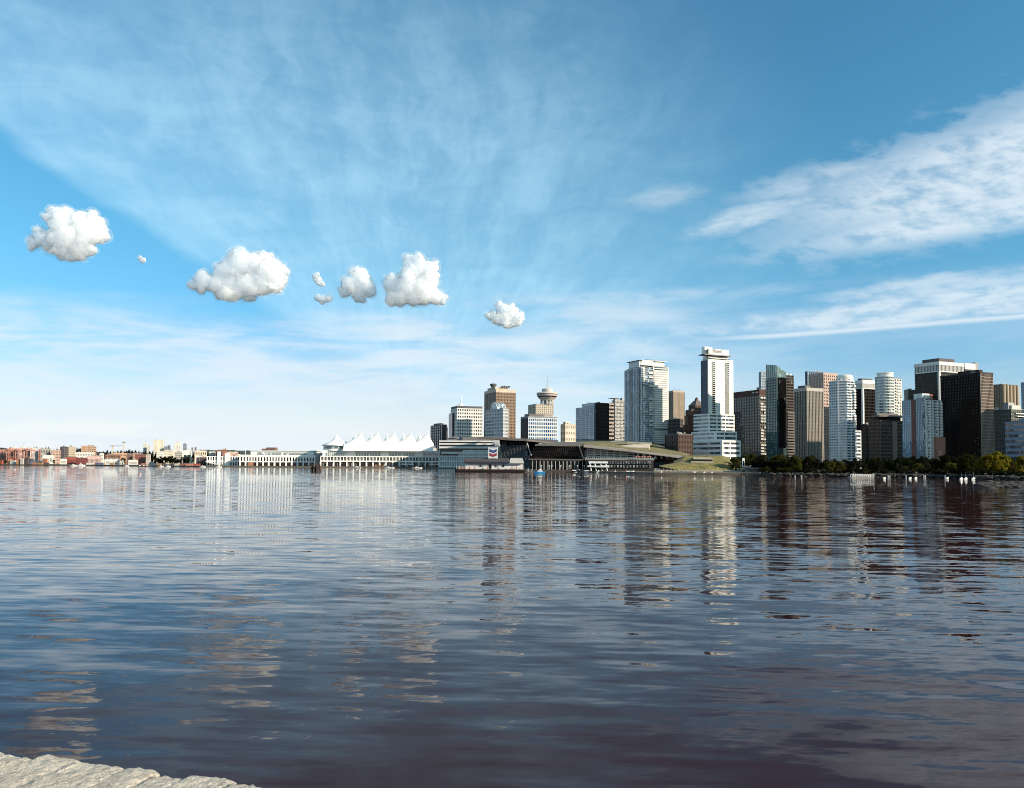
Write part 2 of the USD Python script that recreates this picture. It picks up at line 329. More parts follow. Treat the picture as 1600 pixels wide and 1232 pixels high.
calm = g.ss(g.noise(g.add('mapping', 'vector', vector=pos, scale=(0.006, 0.014, 1)), 1.0, 3.0), 0.35, 0.65, 0.7, 1.15)
tot = g.vm('multiply', tot, g.xyz(calm, calm, 0.0))
nrm = g.vm('normalize', g.vm('add', tot, (0, 0.0, 1)))
WATER = g.make('water_look', g.add('principled_bsdf', 'BSDF', base_color=(.024, .0074, .0076), roughness=.02, ior=1.19, specular_tint=(.95, .78, .78), normal=nrm))
structure('water', (np.array([[-24000, -60, 0], [24000, -60, 0], [24000, 30000, 0], [-24000, 30000, 0]]), np.array([[0, 1, 2, 3]])), WATER)

def groundm(name, c0, c1, sc):
    g = Nodes(); p = g.add('geometry', 'position'); n = g.noise(p, sc, 5.0, 0.6)
    r = g.add('rgb_ramp', 'color', fac=n, ramp=[(0.35, np.array(c0) * .78), (0.65, np.array(c1) * .78)])
    return g.make(name, g.add('principled_bsdf', 'BSDF', base_color=r, roughness=0.9))
EARTH = groundm('earth_look', (.09, .075, .055), (.16, .13, .10), 0.15)
QUAY = groundm('quay_look', (.28, .235, .185), (.42, .36, .29), 0.3)
GRASS = groundm('grass_look', (.09, .078, .018), (.23, .185, .05), 0.25)
HILL = groundm('hill_look', (.035, .045, .035), (.06, .065, .045), 0.01)
SH = [(-500, 726.8), (-150, 726.8), (0, 727), (150, 728.2), (260, 729.2), (310, 730), (486, 731), (600, 731.5), (716, 732.5), (722, 735), (830, 737.3), (917, 738.5), (1022, 741.2), (1192, 742.6), (1202, 744.2), (1330, 745.6), (1500, 747.6), (1532, 749.6), (1600, 750.5), (1760, 753), (2100, 760)]
shp = [shore(*p)[:2] for p in SH]
poly = np.array([*shp, (9000, shp[-1][1]), (16000, 26000), (-16000, 26000), (-9000, shp[0][1])])
pg = sg.Polygon(poly)
v2, f2 = trimesh.creation.triangulate_polygon(pg, engine='earcut')
m = trimesh.creation.extrude_polygon(pg, GZ + 3.0, engine='earcut'); m.apply_translation([0, 0, -3.0])
structure('ground', m, EARTH)
def ridge(x0, x1, D, prof, depth, name='hill'):
    """a long low hill; prof: (picture column, row of its crest)"""
    cols = np.linspace(x0, x1, 90); rows = np.interp(cols, [p[0] for p in prof], [p[1] for p in prof]); vs = []
    for j, t in enumerate(np.linspace(0, 1, 9)):
        for cx, ry in zip(cols, rows):
            p = at(cx, ry, D); hgt = max(p[2] - GZ, 3); yy = D + (t - 0.5) * depth
            n = meshkit.fbm(np.array([p[0] / 60, yy / 60, 0.0]), 4, 5) - 0.5
            vs.append([p[0] * yy / D, yy, GZ - 1 + hgt * math.sin(math.pi * t) ** 0.7 * (1 + 0.25 * n)])
    nC = len(cols); f = [[j * nC + i, j * nC + i + 1, (j + 1) * nC + i + 1, (j + 1) * nC + i] for j in range(8) for i in range(nC - 1)]
    structure(name, (np.array(vs), np.array(f)), HILL, smooth=True)
ridge(-420, 240, 2300, [(-420, 697), (0, 700), (60, 702), (150, 706), (240, 709)], 500)
ridge(120, 330, 3000, [(120, 709), (200, 707), (260, 710), (330, 714)], 500)
ridge(290, 560, 4200, [(290, 708), (320, 703), (380, 704), (430, 706), (560, 708)], 800)
ridge(560, 2300, 4600, [(560, 709), (900, 704), (1300, 705), (2300, 706)], 800)

# ------------------------------------------------------------------ the downtown towers, from left to right
WHITE, CREAM, LGREY = W((.72, .69, .63)), W((.62, .54, .43)), W((.48, .47, .45))
CONC, DGREY, BLACK = W((.33, .31, .28)), W((.10, .10, .105)), W((.014, .011, .011), 0.5)
BROWN, TAN, PINK, BRICK = W((.20, .135, .085)), W((.42, .33, .24)), W((.46, .33, .27)), W((.24, .115, .075))
BRONZE = W((.06, .042, .034), 0.45); STEEL = Pm((.35, .36, .37), 0.35); WPAINT = Pm((.80, .79, .76), 0.5)
GDARK, GBLUE, GGREEN = G((.012, .012, .014), ior=1.6), G((.035, .075, .12), ior=2.0), G((.022, .045, .042), ior=1.9, share=.08)
GSILV = G((.09, .11, .12), ior=2.2, share=.2); GBLK = G((.005, .004, .004), ior=1.28, share=.03); GBRN = G((.022, .013, .010), ior=1.4, share=.06)
ROOFM = W((.16, .15, .14), 0.9); MECH = W((.14, .125, .12))

b = Bld('apartment_tower', 'dark slim apartment tower with rounded top, standing just right of the white sails', 673, 691, 698, 664, 1150)
b.facade(15, 5, 6, DGREY, GDARK, band=.3, pw=.7); b.roof(MECH); b.box('penthouse', b.w * .15, b.w * .8, b.d * .2, b.d * .8, b.z + .5, b.z + 3, MECH)
part(b.T, 'corner_bay', MB().lathe([(b.w * .33, 0), (b.w * .33, b.h(668))], b.w, 2, 20), GDARK)

# hotel with two wings and a glass vault
b = Bld('waterfront_hotel', 'white grid-fronted hotel with a glass barrel vault and small spire on its roof', 712, 714, 753, 638, 1090, math.radians(20))
b.d = 30; b.rect = rect(0, b.w, 0, 30)
b.facade(17, 11, 8, WHITE, G((.03, .04, .05), share=.1), band=.42, pw=1.3); b.roof(ROOFM); b.box('parapet', -.3, b.w + .3, -.5, 30.3, b.z + .5, b.z + 3.2, DGREY)
x0 = b.u(724)
part(b.T, 'spire', MB().lathe([(5, b.z + 3.2), (3.2, b.z + 5.5), (1.0, b.z + 8.5), (.25, b.z + 16), (.1, b.z + 18)], x0, 12, 12), WPAINT)
part(b.T, 'side_wing', MB().prism(rect(-3.6, -.4, 12, 30), 0, b.h(645)), GDARK)
p = at(751, 660, 1075)
wing = b  # the second wing stands in front of the first
b2 = Bld('waterfront_hotel_wing', 'grey shaded hotel wing below the glass vault, beside the white grid front', 752, 786, 794, 639, 1040, math.radians(32), dmax=46)
b2.facade(17, 4, 11, W((.50, .50, .50)), G((.05, .065, .085), ior=1.9), band=.38, pw=.9); b2.roof(ROOFM)
cx, zt = b2.q(771), b2.z + .5
v = MB(); th = np.linspace(0, math.pi, 15); r = 9.0
arc = np.c_[cx - r * np.cos(th), zt + r * 1.05 * np.sin(th)]
ring = np.array([[.5, y, z] for y, z in arc] + [[14, y, z] for y, z in arc]); n = 15
f = [[i, i + 1, n + i + 1] for i in range(n - 1)] + [[i, n + i + 1, n + i] for i in range(n - 1)] + [[0, i + 1, i] for i in range(1, n - 1)] + [[n, n + i, n + i + 1] for i in range(1, n - 1)]
VLT = part(b2.T, 'glass_vault', (ring, np.array(f)), G((.12, .15, .17), ior=2.0, cell=(2.5, 2.5, 2.5)))
vr = MB()
for xx_ in (.4, 4.8, 9.4, 13.9): vr.tube([(xx_, y, z) for y, z in arc], .35, 5)
part(VLT, 'vault_rib', vr, WPAINT, kind='stuff')

b = Bld('stone_office_tower', 'tall brown stone office tower with square window grid behind the hotel', 757, 775, 805, 611, 1260)
b.facade(24, 13, 8, W((.25, .165, .11)), GDARK, band=.5, pw=1.2, z1=b.h(613)); b.box('crown_band', -.6, b.w + .6, -.6, b.d + .6, b.h(613), b.z + 2.5, W((.52, .43, .33)))
b.box('penthouse', b.w * .03, b.w * .72, b.d * .15, b.d * .8, b.z + 2.5, b.h(604.5), W((.46, .37, .28)))
part(b.T, 'roof_drum', MB().lathe([(4, b.h(604.5)), (4.2, b.h(602)), (5.6, b.h(601.5)), (5.6, b.h(599.5)), (3, b.h(598.6))], b.w * .03, b.d * .3, 20), DGREY)
rb = MB()
for k in range(4): rb.box(b.w * (.35 + .12 * k), b.w * (.41 + .12 * k), 3, 7, b.h(604.5), b.h(602.5 - .5 * (k % 2)), )
part(b.T, 'roof_unit', rb, MECH, kind='stuff')

# lookout tower
b = Bld('lookout_tower', 'concrete tower with flying-saucer lookout pod and thin mast on top', 826, 837, 864, 632, 1180)
b.facade(5, 9, 5, W((.44, .38, .31)), GDARK, band=.62, pw=1.8, z0=b.h(648)); b.box('base', .4, b.w - .4, .4, b.d - .4, 0, b.h(648) - .5, CONC); b.roof(ROOFM)
cx, cy = b.loc(855, 16, 620); H = b.h
cols = MB()
for k in range(12): t = k * math.pi / 6; cols.box(cx + 9.5 * math.cos(t) - .7, cx + 9.5 * math.cos(t) + .7, cy + 9.5 * math.sin(t) - .7, cy + 9.5 * math.sin(t) + .7, b.z + .5, H(622.5))
part(b.T, 'pod_column', cols, LGREY, kind='stuff'); part(b.T, 'lift_shaft', MB().lathe([(6.5, b.z + .5), (6.5, H(622.5))], cx, cy, 24), CONC)
POD = part(b.T, 'pod_underside', MB().lathe([(9.6, H(625)), (10.5, H(623.6)), (13.0, H(621.5)), (14.2, H(620.2))], cx, cy, 48), W((.52, .44, .38)), smooth=40)
part(POD, 'pod_window', MB().lathe([(14.0, H(620.2)), (14.9, H(618.2))], cx, cy, 48), GDARK); part(POD, 'pod_rim', MB().lathe([(15.3, H(618.2)), (16.0, H(617.2)), (16.0, H(616.4)), (15.4, H(616.0))], cx, cy, 48), W((.55, .47, .42)), smooth=40)
part(POD, 'observation_window', MB().lathe([(15.2, H(616)), (15.8, H(614.8))], cx, cy, 48), GDARK); part(b.T, 'pod_roof', MB().lathe([(16.6, H(614.8)), (16.6, H(614)), (15.0, H(612.4)), (9.0, H(611.6))], cx, cy, 48), W((.58, .50, .45)), smooth=40)
part(b.T, 'pod_crown', MB().lathe([(8.2, H(611.6)), (8.4, H(607.2)), (7.4, H(606.2))], cx, cy, 32), W((.5, .46, .42)), smooth=40)
part(b.T, 'mast', MB().tube([(cx, cy, H(606.2)), (cx, cy, H(597)), (cx, cy, H(583))], [.75, .5, .18], 6), STEEL)
b = Bld('office_block', 'blue-glass office block with white window grid under the saucer tower', 814, 825.5, 870, 653, 1130)
b.facade(13, 15, 0, W((.66, .65, .62)), G((.03, .085, .17), ior=1.9, share=.08), band=.3, pw=.8); b.box('parapet', -.4, b.w + .4, -.4, b.d + .4, b.z, b.z + 2.2, W((.20, .22, .24))); b.box('penthouse', 4, b.w * .6, 6, b.d - 3, b.z + 2.2, b.z + 6, MECH)

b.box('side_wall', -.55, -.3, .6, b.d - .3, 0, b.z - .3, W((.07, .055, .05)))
b = Bld('masonry_block', 'small cream masonry block with dark left side, left of the blue glass slab', 877, 883, 899.5, 663, 1200)
b.facade(7, 6, 3, CREAM, GDARK, band=.55, pw=2.0); b.roof(ROOFM); b.box('cornice', -.8, b.w + .8, -.8, b.d + .8, b.z - 1.6, b.z - .2, CREAM); b.box('penthouse', 3, 11, 4, 12, b.z + .5, b.z + 4, CREAM)

b = Bld('glass_office_slab', 'office slab with one steel-blue glass side and one dark brown side', 900, 928.5, 951, 629.5, 850)
bl = G((.03, .075, .115), ior=2.0, share=.03, tilt=.012); ymid = b.q(911)
GSD = part(b.T, 'glass_side', MB().prism(rect(0, 2, 0, ymid), 0, b.z).prism(rect(0, 2, ymid, b.d), 0, b.h(635)), bl)
fr = MB()
for k in range(17): z = b.h(690) + (b.h(635) - b.h(690)) * k / 16; fr.box(-.14, .1, .05, b.d - .05, z, z + .22)
for k in range(15): y = b.d * k / 14; fr.box(-.10, .1, y, y + .12, 0, b.h(635) - .05)
part(GSD, 'glass_frame', fr, W((.05, .09, .12)), kind='stuff')
facade(b.T, rect(2.05, b.w, 0, b.d * .75), 0, b.z - .4, 18, W((.055, .04, .035), .5), GBRN, band=.42, piers={0: 12, 1: 8}, pw=.35); b.roof(ROOFM, poly=rect(2.1, b.w, .1, b.d * .75 - .1), z=b.z - .35)
b = Bld('ribbon_office', 'narrow office building with beige ribbon bands beside the dark brown slab', 949, 950.5, 959, 631, 880)
b.facade(17, 0, 0, W((.36, .29, .24)), GDARK, band=.5); b.roof(ROOFM)
b = Bld('concrete_apartment_block', 'grey concrete apartment block with broken balcony pattern and ragged roof', 957, 961, 979, 626, 885)
b.facade(19, 8, 4, W((.40, .39, .37)), G((.05, .06, .065), share=.3), band=.42, pw=.9)
balconies(b.T, (0, 0), (b.w, 0), 2, b.z / 19, 18, [(.05, .3), (.42, .62), (.75, .98)], 1.3, mat=LGREY, skip=.35, seed=4)
b.roof(CONC); b.box('roof_fin', b.w * .1, b.w * .25, 2, 6, b.z + .5, b.z + 2.2, CONC); b.box('roof_plate', -4, b.w * .4, 1, 8, b.z + 2.2, b.z + 2.7, DGREY); b.box('roof_tower', b.w * .72, b.w * .92, 2, 7, b.z + .5, b.z + 3.5, LGREY)

# tall hotel and residence tower
b = Bld('residential_tower', 'tall residential tower with white balcony bands, second tallest at the skyline middle', 977, 1002, 1044.5, 571, 800)
b.box('plinth', .5, b.w - .5, .5, b.d - .5, 0, b.h(696), DGREY)
H = b.h; z0 = H(696); zt = H(573); nf = 36; h = (zt - z0) / nf; xs = b.u(1021); slot0, slot1 = b.q(999.5), b.q(997); s0, s1 = b.q(989), b.q(986)
facade(b.T, rect(0, xs, 0, b.d * .9), z0, zt, nf, W((.55, .56, .55)), G((.075, .105, .125), ior=2.3, share=.22, tilt=.03), band=.2, piers={0: [(0, .05), (.96, 1)]}, ep=.3)
balconies(b.T, (0, 0), (xs, 0), z0 + h, h, nf - 1, [(.06, .26)], 1.4, .5, 1.1, mat=WHITE, skip=.05, name='corner_balcony')
balconies(b.T, (0, 0), (xs, 0), z0 + h * 8, h, nf - 10, [(.58, .95)], 1.2, .5, 1.1, mat=WHITE, skip=.45, seed=8, name='bay_balcony')
facade(b.T, rect(xs + .02, b.w, .6, b.d * .8), z0, H(571), nf, WHITE, G((.06, .07, .075), ior=1.8, share=.2), band=.34, piers={0: [(.96, 1.0)], 1: 4}, es=.3, ep=.4)
balconies(b.T, (xs, .6), (b.w, .6), z0 + h, h, nf - 2, [(.02, .93)], 1.7, .6, 1.15, mat=W((.74, .70, .63)), skip=.03, seed=3, name='wide_balcony')
lf = MB(); z = z0
facade(b.T, rect(-.6, .4, slot0 + .3, b.d), z0, H(575), nf, W((.42, .45, .47)), G((.10, .13, .16), ior=2.1, share=.25), band=.3, piers={3: 9}, pw=.35, inset=.15)
b.box('dark_slot', -.75, -.55, slot0, slot1, z0, H(575), GDARK); b.box('dark_slot', -1.05, -.95, s0, s1, z0, H(575), GDARK)
b.roof(ROOFM, z=H(571) + .02, poly=rect(.5, b.w - .5, 1, b.d * .78))
u0, u1 = b.u(1004), b.u(1040)
b.box('crown', u0, u1, 2, b.d * .7, H(571) + .5, H(562), W((.70, .68, .63))); b.box('crown_slab', b.u(1024), u1 + 1.5, .2, b.d * .7 + 1, H(563.2), H(562.2), WHITE)
b.box('crown_wing', -1, u0 - .5, 2.5, b.q(984), H(573), H(563.6), W((.62, .62, .6))); b.box('crown_plate', -2, u0 + 1, 1, b.q(982), H(563.5), H(562.6), DGREY); b.box('penthouse', b.w * .3, b.w * .55, 5, 12, H(562), H(560.3), MECH)

b = Bld('finned_tower', 'tan tower with vertical fins behind the tall balcony tower', 1044, 1052, 1069.5, 613, 1000)
b.facade(26, 13, 6, W((.34, .27, .20)), G((.05, .04, .03)), band=.12, pw=.9, es=.05); b.box('parapet', -.4, b.w + .4, -.4, b.d + .4, b.z, b.z + 2, TAN)
rb = MB()
for k in range(7): rb.tube([(b.w * (.1 + .13 * k), 4, b.z + 2), (b.w * (.1 + .13 * k), 4, b.z + 4 + k % 3)], .18, 4)
part(b.T, 'roof_mast', rb, STEEL, kind='stuff')
b = Bld('slate_office_block', 'dark slate office block low between the balcony tower and pyramid-roofed tower', 1045, 1056, 1067, 655, 800); b.facade(14, 6, 5, W((.10, .085, .08)), GDARK, band=.45, pw=.8); b.roof(ROOFM)
b = Bld('brick_office_block', 'dark brown brick block at the foot of the pyramid-roofed tower', 1040, 1060, 1082, 679, 720); b.facade(7, 9, 6, W((.085, .055, .045)), GDARK, band=.5, pw=1.1); b.roof(ROOFM)
b = Bld('stepped_deco_tower', 'brown stepped tower with pointed pyramid roof beside the white signed tower', 1072, 1081, 1103, 641, 900)
DECO = W((.15, .085, .062)); b.facade(18, 10, 5, DECO, GDARK, band=.45, pw=1.3); b.roof(ROOFM)
lx_, ly_ = b.loc(1088.5, 14); x0, x1 = lx_ - 6.2, lx_ + 6.2; ly_ -= 6.2
b.box('side_step', -3.5, 0, 3, b.d - 2, 0, b.h(650), DECO); b.box('side_step', -8, -3.6, 5, b.d - 4, 0, b.h(664), DECO)
facade(b.T, rect(x0, x1, ly_, ly_ + x1 - x0), b.z + .5, b.h(633), 3, DECO, GDARK, band=.4, piers={0: 6, 3: 6, 1: 6, 2: 6}, pw=.9)
q_ = MB(); mx, my, e = (x0 + x1) / 2, ly_ + (x1 - x0) / 2, (x1 - x0) / 2 + .5
q_.add([[mx - e, my - e, b.h(633)], [mx + e, my - e, b.h(633)], [mx + e, my + e, b.h(633)], [mx - e, my + e, b.h(633)], [mx - e * .3, my - e * .3, b.h(624.5)], [mx + e * .3, my - e * .3, b.h(624.5)], [mx + e * .3, my + e * .3, b.h(624.5)], [mx - e * .3, my + e * .3, b.h(624.5)]], BF)
part(b.T, 'pyramid_roof', q_, W((.14, .12, .10))); part(b.T, 'roof_lantern', MB().lathe([(2, b.h(624.5)), (1.8, b.h(622.5)), (2.2, b.h(622.3)), (.1, b.h(619))], mx, my, 8), DECO)

# the white tower with the sign
b = Bld('white_signed_tower', 'tallest white tower with lettered rooftop sign and narrow grey left side', 1096.5, 1107, 1146, 561, 760)
H = b.h; zt = b.z; zc = H(647); w, d = b.w, b.d; SW = W((.80, .77, .70), .7, .08)
part(b.T, 'wall', MB().prism(rect(.5, w - .5, .5, d - .5), 0, zt), SW)
fx = lambda px: b.u(px) / w
wn, wl, sl = MB(), MB(), MB(); nf = 26; h = (H(565) - zc) / nf
L0, L1, R0_, R1_ = b.u(1113.2), b.u(1118.2), b.u(1133.5), b.u(1139.8)
for a0, a1 in ((0, L0), (L1, R0_), (R1_, w)): wl.box(a0, a1, 0, .6, zc, zt)
for k in range(nf + 1):
    z = zc + k * h
    for a0, a1 in ((L0, L1), (R0_, R1_)):
        wl.box(a0, a1, .02, .6, z, z + h * .42 if k < nf else zt - .01)
        if k < nf: sl.box(a0 - .2, a1 + .2, -.9, .4, z + h * .10, z + h * .38)
part(b.T, 'front_wall', wl, SW); part(b.T, 'window_column', MB().box(L0, L1, .3, .62, zc, zt - 1).box(R0_, R1_, .3, .62, zc, zt - 1), GDARK, kind='stuff'); part(b.T, 'balcony', sl, SW, kind='stuff')
facade(b.T, rect(-.3, .45, .62, d), zc, zt - 1, 32, W((.16, .18, .21)), G((.05, .07, .10), ior=1.9), band=.35, piers={3: 6}, pw=.5, inset=.1)
# lower floors: ribbons, then two projecting steps
facade(b.T, rect(-.5, w + .4, -.5, d + 12), 0, zc, 15, SW, G((.05, .06, .07), ior=1.7, share=.25), band=.5, piers={0: [(0, .05), (.3, .34), (.63, .66), (.97, 1)]}, es=.3, ep=.32, names=('podium_glazing', 'podium_band', 'podium_pier')); b.roof(SW, z=zc + .01, poly=rect(-.4, w, .7, d + 11.5), name='podium_roof')
zr = H(556); x1c = b.u(1140)
part(b.T, 'crown', MB().box(b.u(1108), x1c - .4, 1.2, d - 1, zt, zr), SW); b.roof(SW, z=zt + .002, th=.4, poly=rect(.2, w - .2, .2, d - .2))
b.box('crown_canopy', -6, x1c + .6, -2.2, d * .7, H(555.4), H(553.9), Pm((.06, .055, .05), .5)); SGN = b.box('sign_wall', b.u(1109.5), x1c, .6, 3.2, H(553.8), H(544.8), SW)
b.box('crown_block', -1.4, b.u(1117), 3.4, d * .8, H(553.8), H(541.3), SW); b.box('crown_post', b.u(1107.3), b.u(1109.4), .2, 1.4, H(559), H(545), Pm((.13, .11, .09), .5)); b.box('crown_ledge', -1, x1c, -.9, .1, H(560.6), H(559.7), DGREY)
tx = meshkit.text_mesh('Shaw)', 3.3, .25, True); tv = np.array(tx.vertices); tw = tv[:, 0].max()
sc_ = (b.u(1129.8) - b.u(1114)) / tw
tv = np.c_[b.u(1114) + tv[:, 0] * sc_, .58 - tv[:, 2], H(550.3) + tv[:, 1]]; part(SGN, 'sign_lettering', (tv, np.array(tx.faces)), Pm((.10, .09, .08), .5))
for nm, xl, xc, xr, yt in (('podium_step', 1080.5, 1118, 1151, 674.5), ('podium_step', 1081, 1128.5, 1157, 689)):
    C, ww, dd = dims(xl, xc, xr, 738 if yt < 680 else 716, A25, 690)
    k = math.cos(-A25), math.sin(-A25); off = C - b.T.base; lx, ly = off[0] * k[0] - off[1] * k[1], off[0] * k[1] + off[1] * k[0]
    dd = min(dd, 46); hh = at(xc, yt, 738 if yt < 680 else 716)[2] - GZ
    facade(b.T, rect(lx, lx + ww, ly, ly + dd), 0, hh, 9 if yt < 680 else 6, SW, G((.05, .06, .07), ior=1.7, share=.25), band=.5, piers={0: [(0, .05), (.4, .44), (.96, 1)], 3: [(0, .05), (.95, 1)]}, es=.3, ep=.32, names=('step_glazing', 'step_band', 'step_pier'))
    part(b.T, 'step_roof', MB().prism(rect(lx + .1, lx + ww - .1, ly + .1, ly + dd - .1), hh + .004, hh + .4), SW)

b = Bld('bronze_hotel_slab', 'dark bronze hotel slab with brown parapet, right of the white signed tower', 1147, 1187, 1197.6, 609, 850, dmax=70)
b.facade(25, 3, 10, W((.15, .135, .115)), G((.022, .020, .018), share=.05), band=.42, pw=.5, z1=b.h(618)); b.box('parapet', -.5, b.w + .5, -.5, b.d + .5, b.h(618) + .01, b.z, W((.085, .042, .035)))
balconies(b.T, (0, 0), (b.w, 0), 3, b.h(618) / 25, 24, [(.05, .48), (.55, .97)], 1.2, .4, 1.5, mat=W((.50, .49, .45)), skip=.25, seed=5)
lt = MB()
for k, (a0, a1) in enumerate(((1176, 1177.4), (1178, 1179.2), (1181.6, 1183), (1183.8, 1185))): lt.box(-.75, -.52, b.q(a1), b.q(a0), b.h(614), b.h(612.2))
part(b.T, 'parapet_light', lt, Pm((.6, .58, .52), .6), kind='stuff')
b = Bld('pale_glass_tower', 'pale blue glass tower peeping out left of the green glass tower', 1186.5, 1189.5, 1201, 582, 1120); b.facade(36, 7, 4, W((.40, .43, .46)), G((.13, .18, .22), ior=2.2), band=.25, pw=.4); b.roof(ROOFM); b.box('roof_unit', 0, 12, 3, 9, b.h(610), b.h(605), MECH)

b = Bld('green_glass_tower', 'dark green glass tower with slanted glass crown and balconies on its right side', 1197, 1214, 1241.5, 586, 720)
H = b.h; w, d = b.w, b.d; xm = b.u(1229.5); nf = 34; h = H(590) / nf
facade(b.T, rect(0, xm, 0, d), 0, H(590), nf, W((.040, .060, .056), .35), GGREEN, band=.22, piers={0: [(0, .03), (.48, .52), (.97, 1)], 3: 7}, es=.10, ep=.16, pw=.25, inset=.1)
crown = MB(); zlo = H(590) + .02
yl = [H(569), H(570.5), H(579.5), H(575)]
crown.hexa([[.2, .2, zlo], [xm - .2, .2, zlo], [xm - .2, d - .3, zlo], [.2, d - .3, zlo]], [[.2, .2, H(571)], [xm - .2, .2, H(581)], [xm - .2, d - .3, H(578)], [.2, d - .3, H(567.5)]]); CRW = part(b.T, 'glass_crown', crown, G((.05, .085, .075), ior=2.0, share=.1))
cf = MB()
for k in range(8): x = .3 + (xm - .6) * k / 7; cf.box(x - .1, x + .1, .02, .18, zlo, H(571 + 10 * (x / xm)) - .1)
for k in range(6): y = .3 + (d - .7) * k / 5; cf.box(.02, .18, y - .1, y + .1, zlo, H(571 - 3.5 * y / d) - .1)
part(CRW, 'crown_frame', cf, W((.10, .14, .13), .4), kind='stuff')
facade(b.T, rect(xm + .02, w, 1, d * .8), 0, H(585), nf, W((.09, .085, .08)), GBRN, band=.35, piers={1: 5}, es=.2)
balconies(b.T, (xm, 1), (w, 1), h, h, int(nf * .62), [(.05, .95)], 1.8, .45, 1.0, mat=W((.13, .11, .10)), seed=9); part(b.T, 'corner_glass', MB().box(xm + 1, w - .8, 1.4, d * .6, H(585) + .01, H(582)), GSILV)
b.box('dark_bay', b.u(1217), xm - 1.5, -1.0, -.3, H(700), H(590), GBLK)

b = Bld('grey_finned_office', 'grey stone office block with close vertical fins behind the trees', 1238, 1261, 1286, 606, 800)
b.facade(22, 11, 9, W((.36, .315, .265)), G((.012, .010, .009), ior=1.4), band=.10, pw=.75, ep=.6, es=.06, z1=b.h(611)); b.box('top_band', -.5, b.w + .5, -.5, b.d + .5, b.h(611) + .01, b.z, W((.40, .36, .31))); b.box('penthouse', 4, b.w * .5, 6, b.d * .8, b.z, b.z + 3, MECH)
b = Bld('blue_office_slab', 'slate blue slab behind the pink stone tower, with a roof aerial', 1259, 1262, 1289, 581, 1130); b.facade(30, 8, 4, W((.09, .12, .16)), G((.04, .07, .10), ior=1.9), band=.3, pw=.4); b.roof(ROOFM); part(b.T, 'aerial', MB().tube([(b.w * .6, 5, b.z), (b.w * .6, 5, b.h(576))], [.5, .2], 5), STEEL)
b = Bld('pink_stone_tower', 'pink stone tower with punched windows behind the white round-topped tower', 1265.5, 1287, 1309, 585, 1050)
b.facade(30, 7, 9, PINK, G((.03, .026, .026)), band=.52, pw=1.9); b.box('parapet', -.4, b.w + .4, -.4, b.d + .4, b.z, b.z + 2.2, PINK)
balconies(b.T, (0, 0), (b.w, 0), 6, b.z / 30, 26, [(.28, .62)], 1.4, .5, 1.3, mat=W((.60, .47, .36)), skip=.3, seed=12, name='ledge')

b = Bld('round_topped_condominium', 'white condominium tower with half-round crown and blue-grey ribbon windows', 1296.5, 1317, 1340, 594, 680)
H = b.h; w, d = b.w, b.d; ch = 5.0
pl = np.array([[ch, 0], [w - ch * .6, 0], [w, ch * .6], [w, d], [0, d], [0, ch]])
nf = 33; CW = W((.72, .71, .69))
facade(b.T, pl, 0, H(594.5), nf, CW, G((.055, .085, .11), ior=2.0, share=.18), band=.38, piers={0: [(.46, .50)], 5: [(0, .12)], 4: 4}, es=.3, ep=.36, pw=.4); h = H(594.5) / nf
balconies(b.T, (w, ch * .6), (w, d), h, h, nf - 2, [(.0, .3)], 1.6, .4, 1.0, mat=CW, name='side_balcony'); balconies(b.T, (ch, 0), (w - 3, 0), h, h, nf - 2, [(.74, 1.0)], 1.5, .4, 1.0, mat=CW, skip=.1, seed=2)
facade(b.T, rect(w + .05, w + 8, 4, d * .7), 0, H(672), 11, CW, G((.05, .06, .07)), band=.45, piers={0: [(0, .1)], 1: 4}, es=.3, names=('step_glazing', 'step_band', 'step_pier'))
b.roof(CW, z=H(594.5) + .01, poly=offs(pl, -.3)); (cxm, cym), cr = b.loc(1320.5, 15), 12.3 * 695 / FPX
dome = MB().lathe([(cr, H(594)), (cr, H(588)), (cr * .97, H(585.5)), (cr * .8, H(583.6)), (cr * .4, H(582.9)), (.1, H(582.8))], cxm, cym, 32); part(b.T, 'round_crown', dome, W((.74, .70, .63)), smooth=50)

b = Bld('black_white_topped_tower', 'narrow black tower with white top band and white edge strip', 1334, 1348.5, 1372, 594, 950)
H = b.h; b.facade(26, 12, 8, BLACK, GBLK, band=.4, pw=.4, z1=H(607.5)); WT = W((.70, .66, .60)); cl = MB()
for e in (0, -.001):
    pass
b.box('column_core', .5, b.w - .5, .5, b.d - .5, H(607.5), H(599.5), GDARK)
for k in range(15): x = (b.w - .8) * k / 14; cl.box(x, x + .8, -.1, .7, H(606.6), H(599.6))
for k in range(1, 11): y = (b.d - .8) * k / 10; cl.box(-.1, .7, y, y + .8, H(606.6), H(599.6))
part(b.T, 'top_column', cl, WT, kind='stuff'); b.box('white_band', -.5, b.w + .5, -.5, b.d + .5, H(607.6), H(606.6), WT); b.box('white_parapet', -.5, b.w + .5, -.5, b.d + .5, H(599.5), b.z, WT); b.box('corner_strip', -.6, 1.6, -.6, 1.6, 0, H(607.7), WT); b.box('penthouse', 3, b.w * .8, 4, b.d - 4, b.z, b.z + 2.5, DGREY)

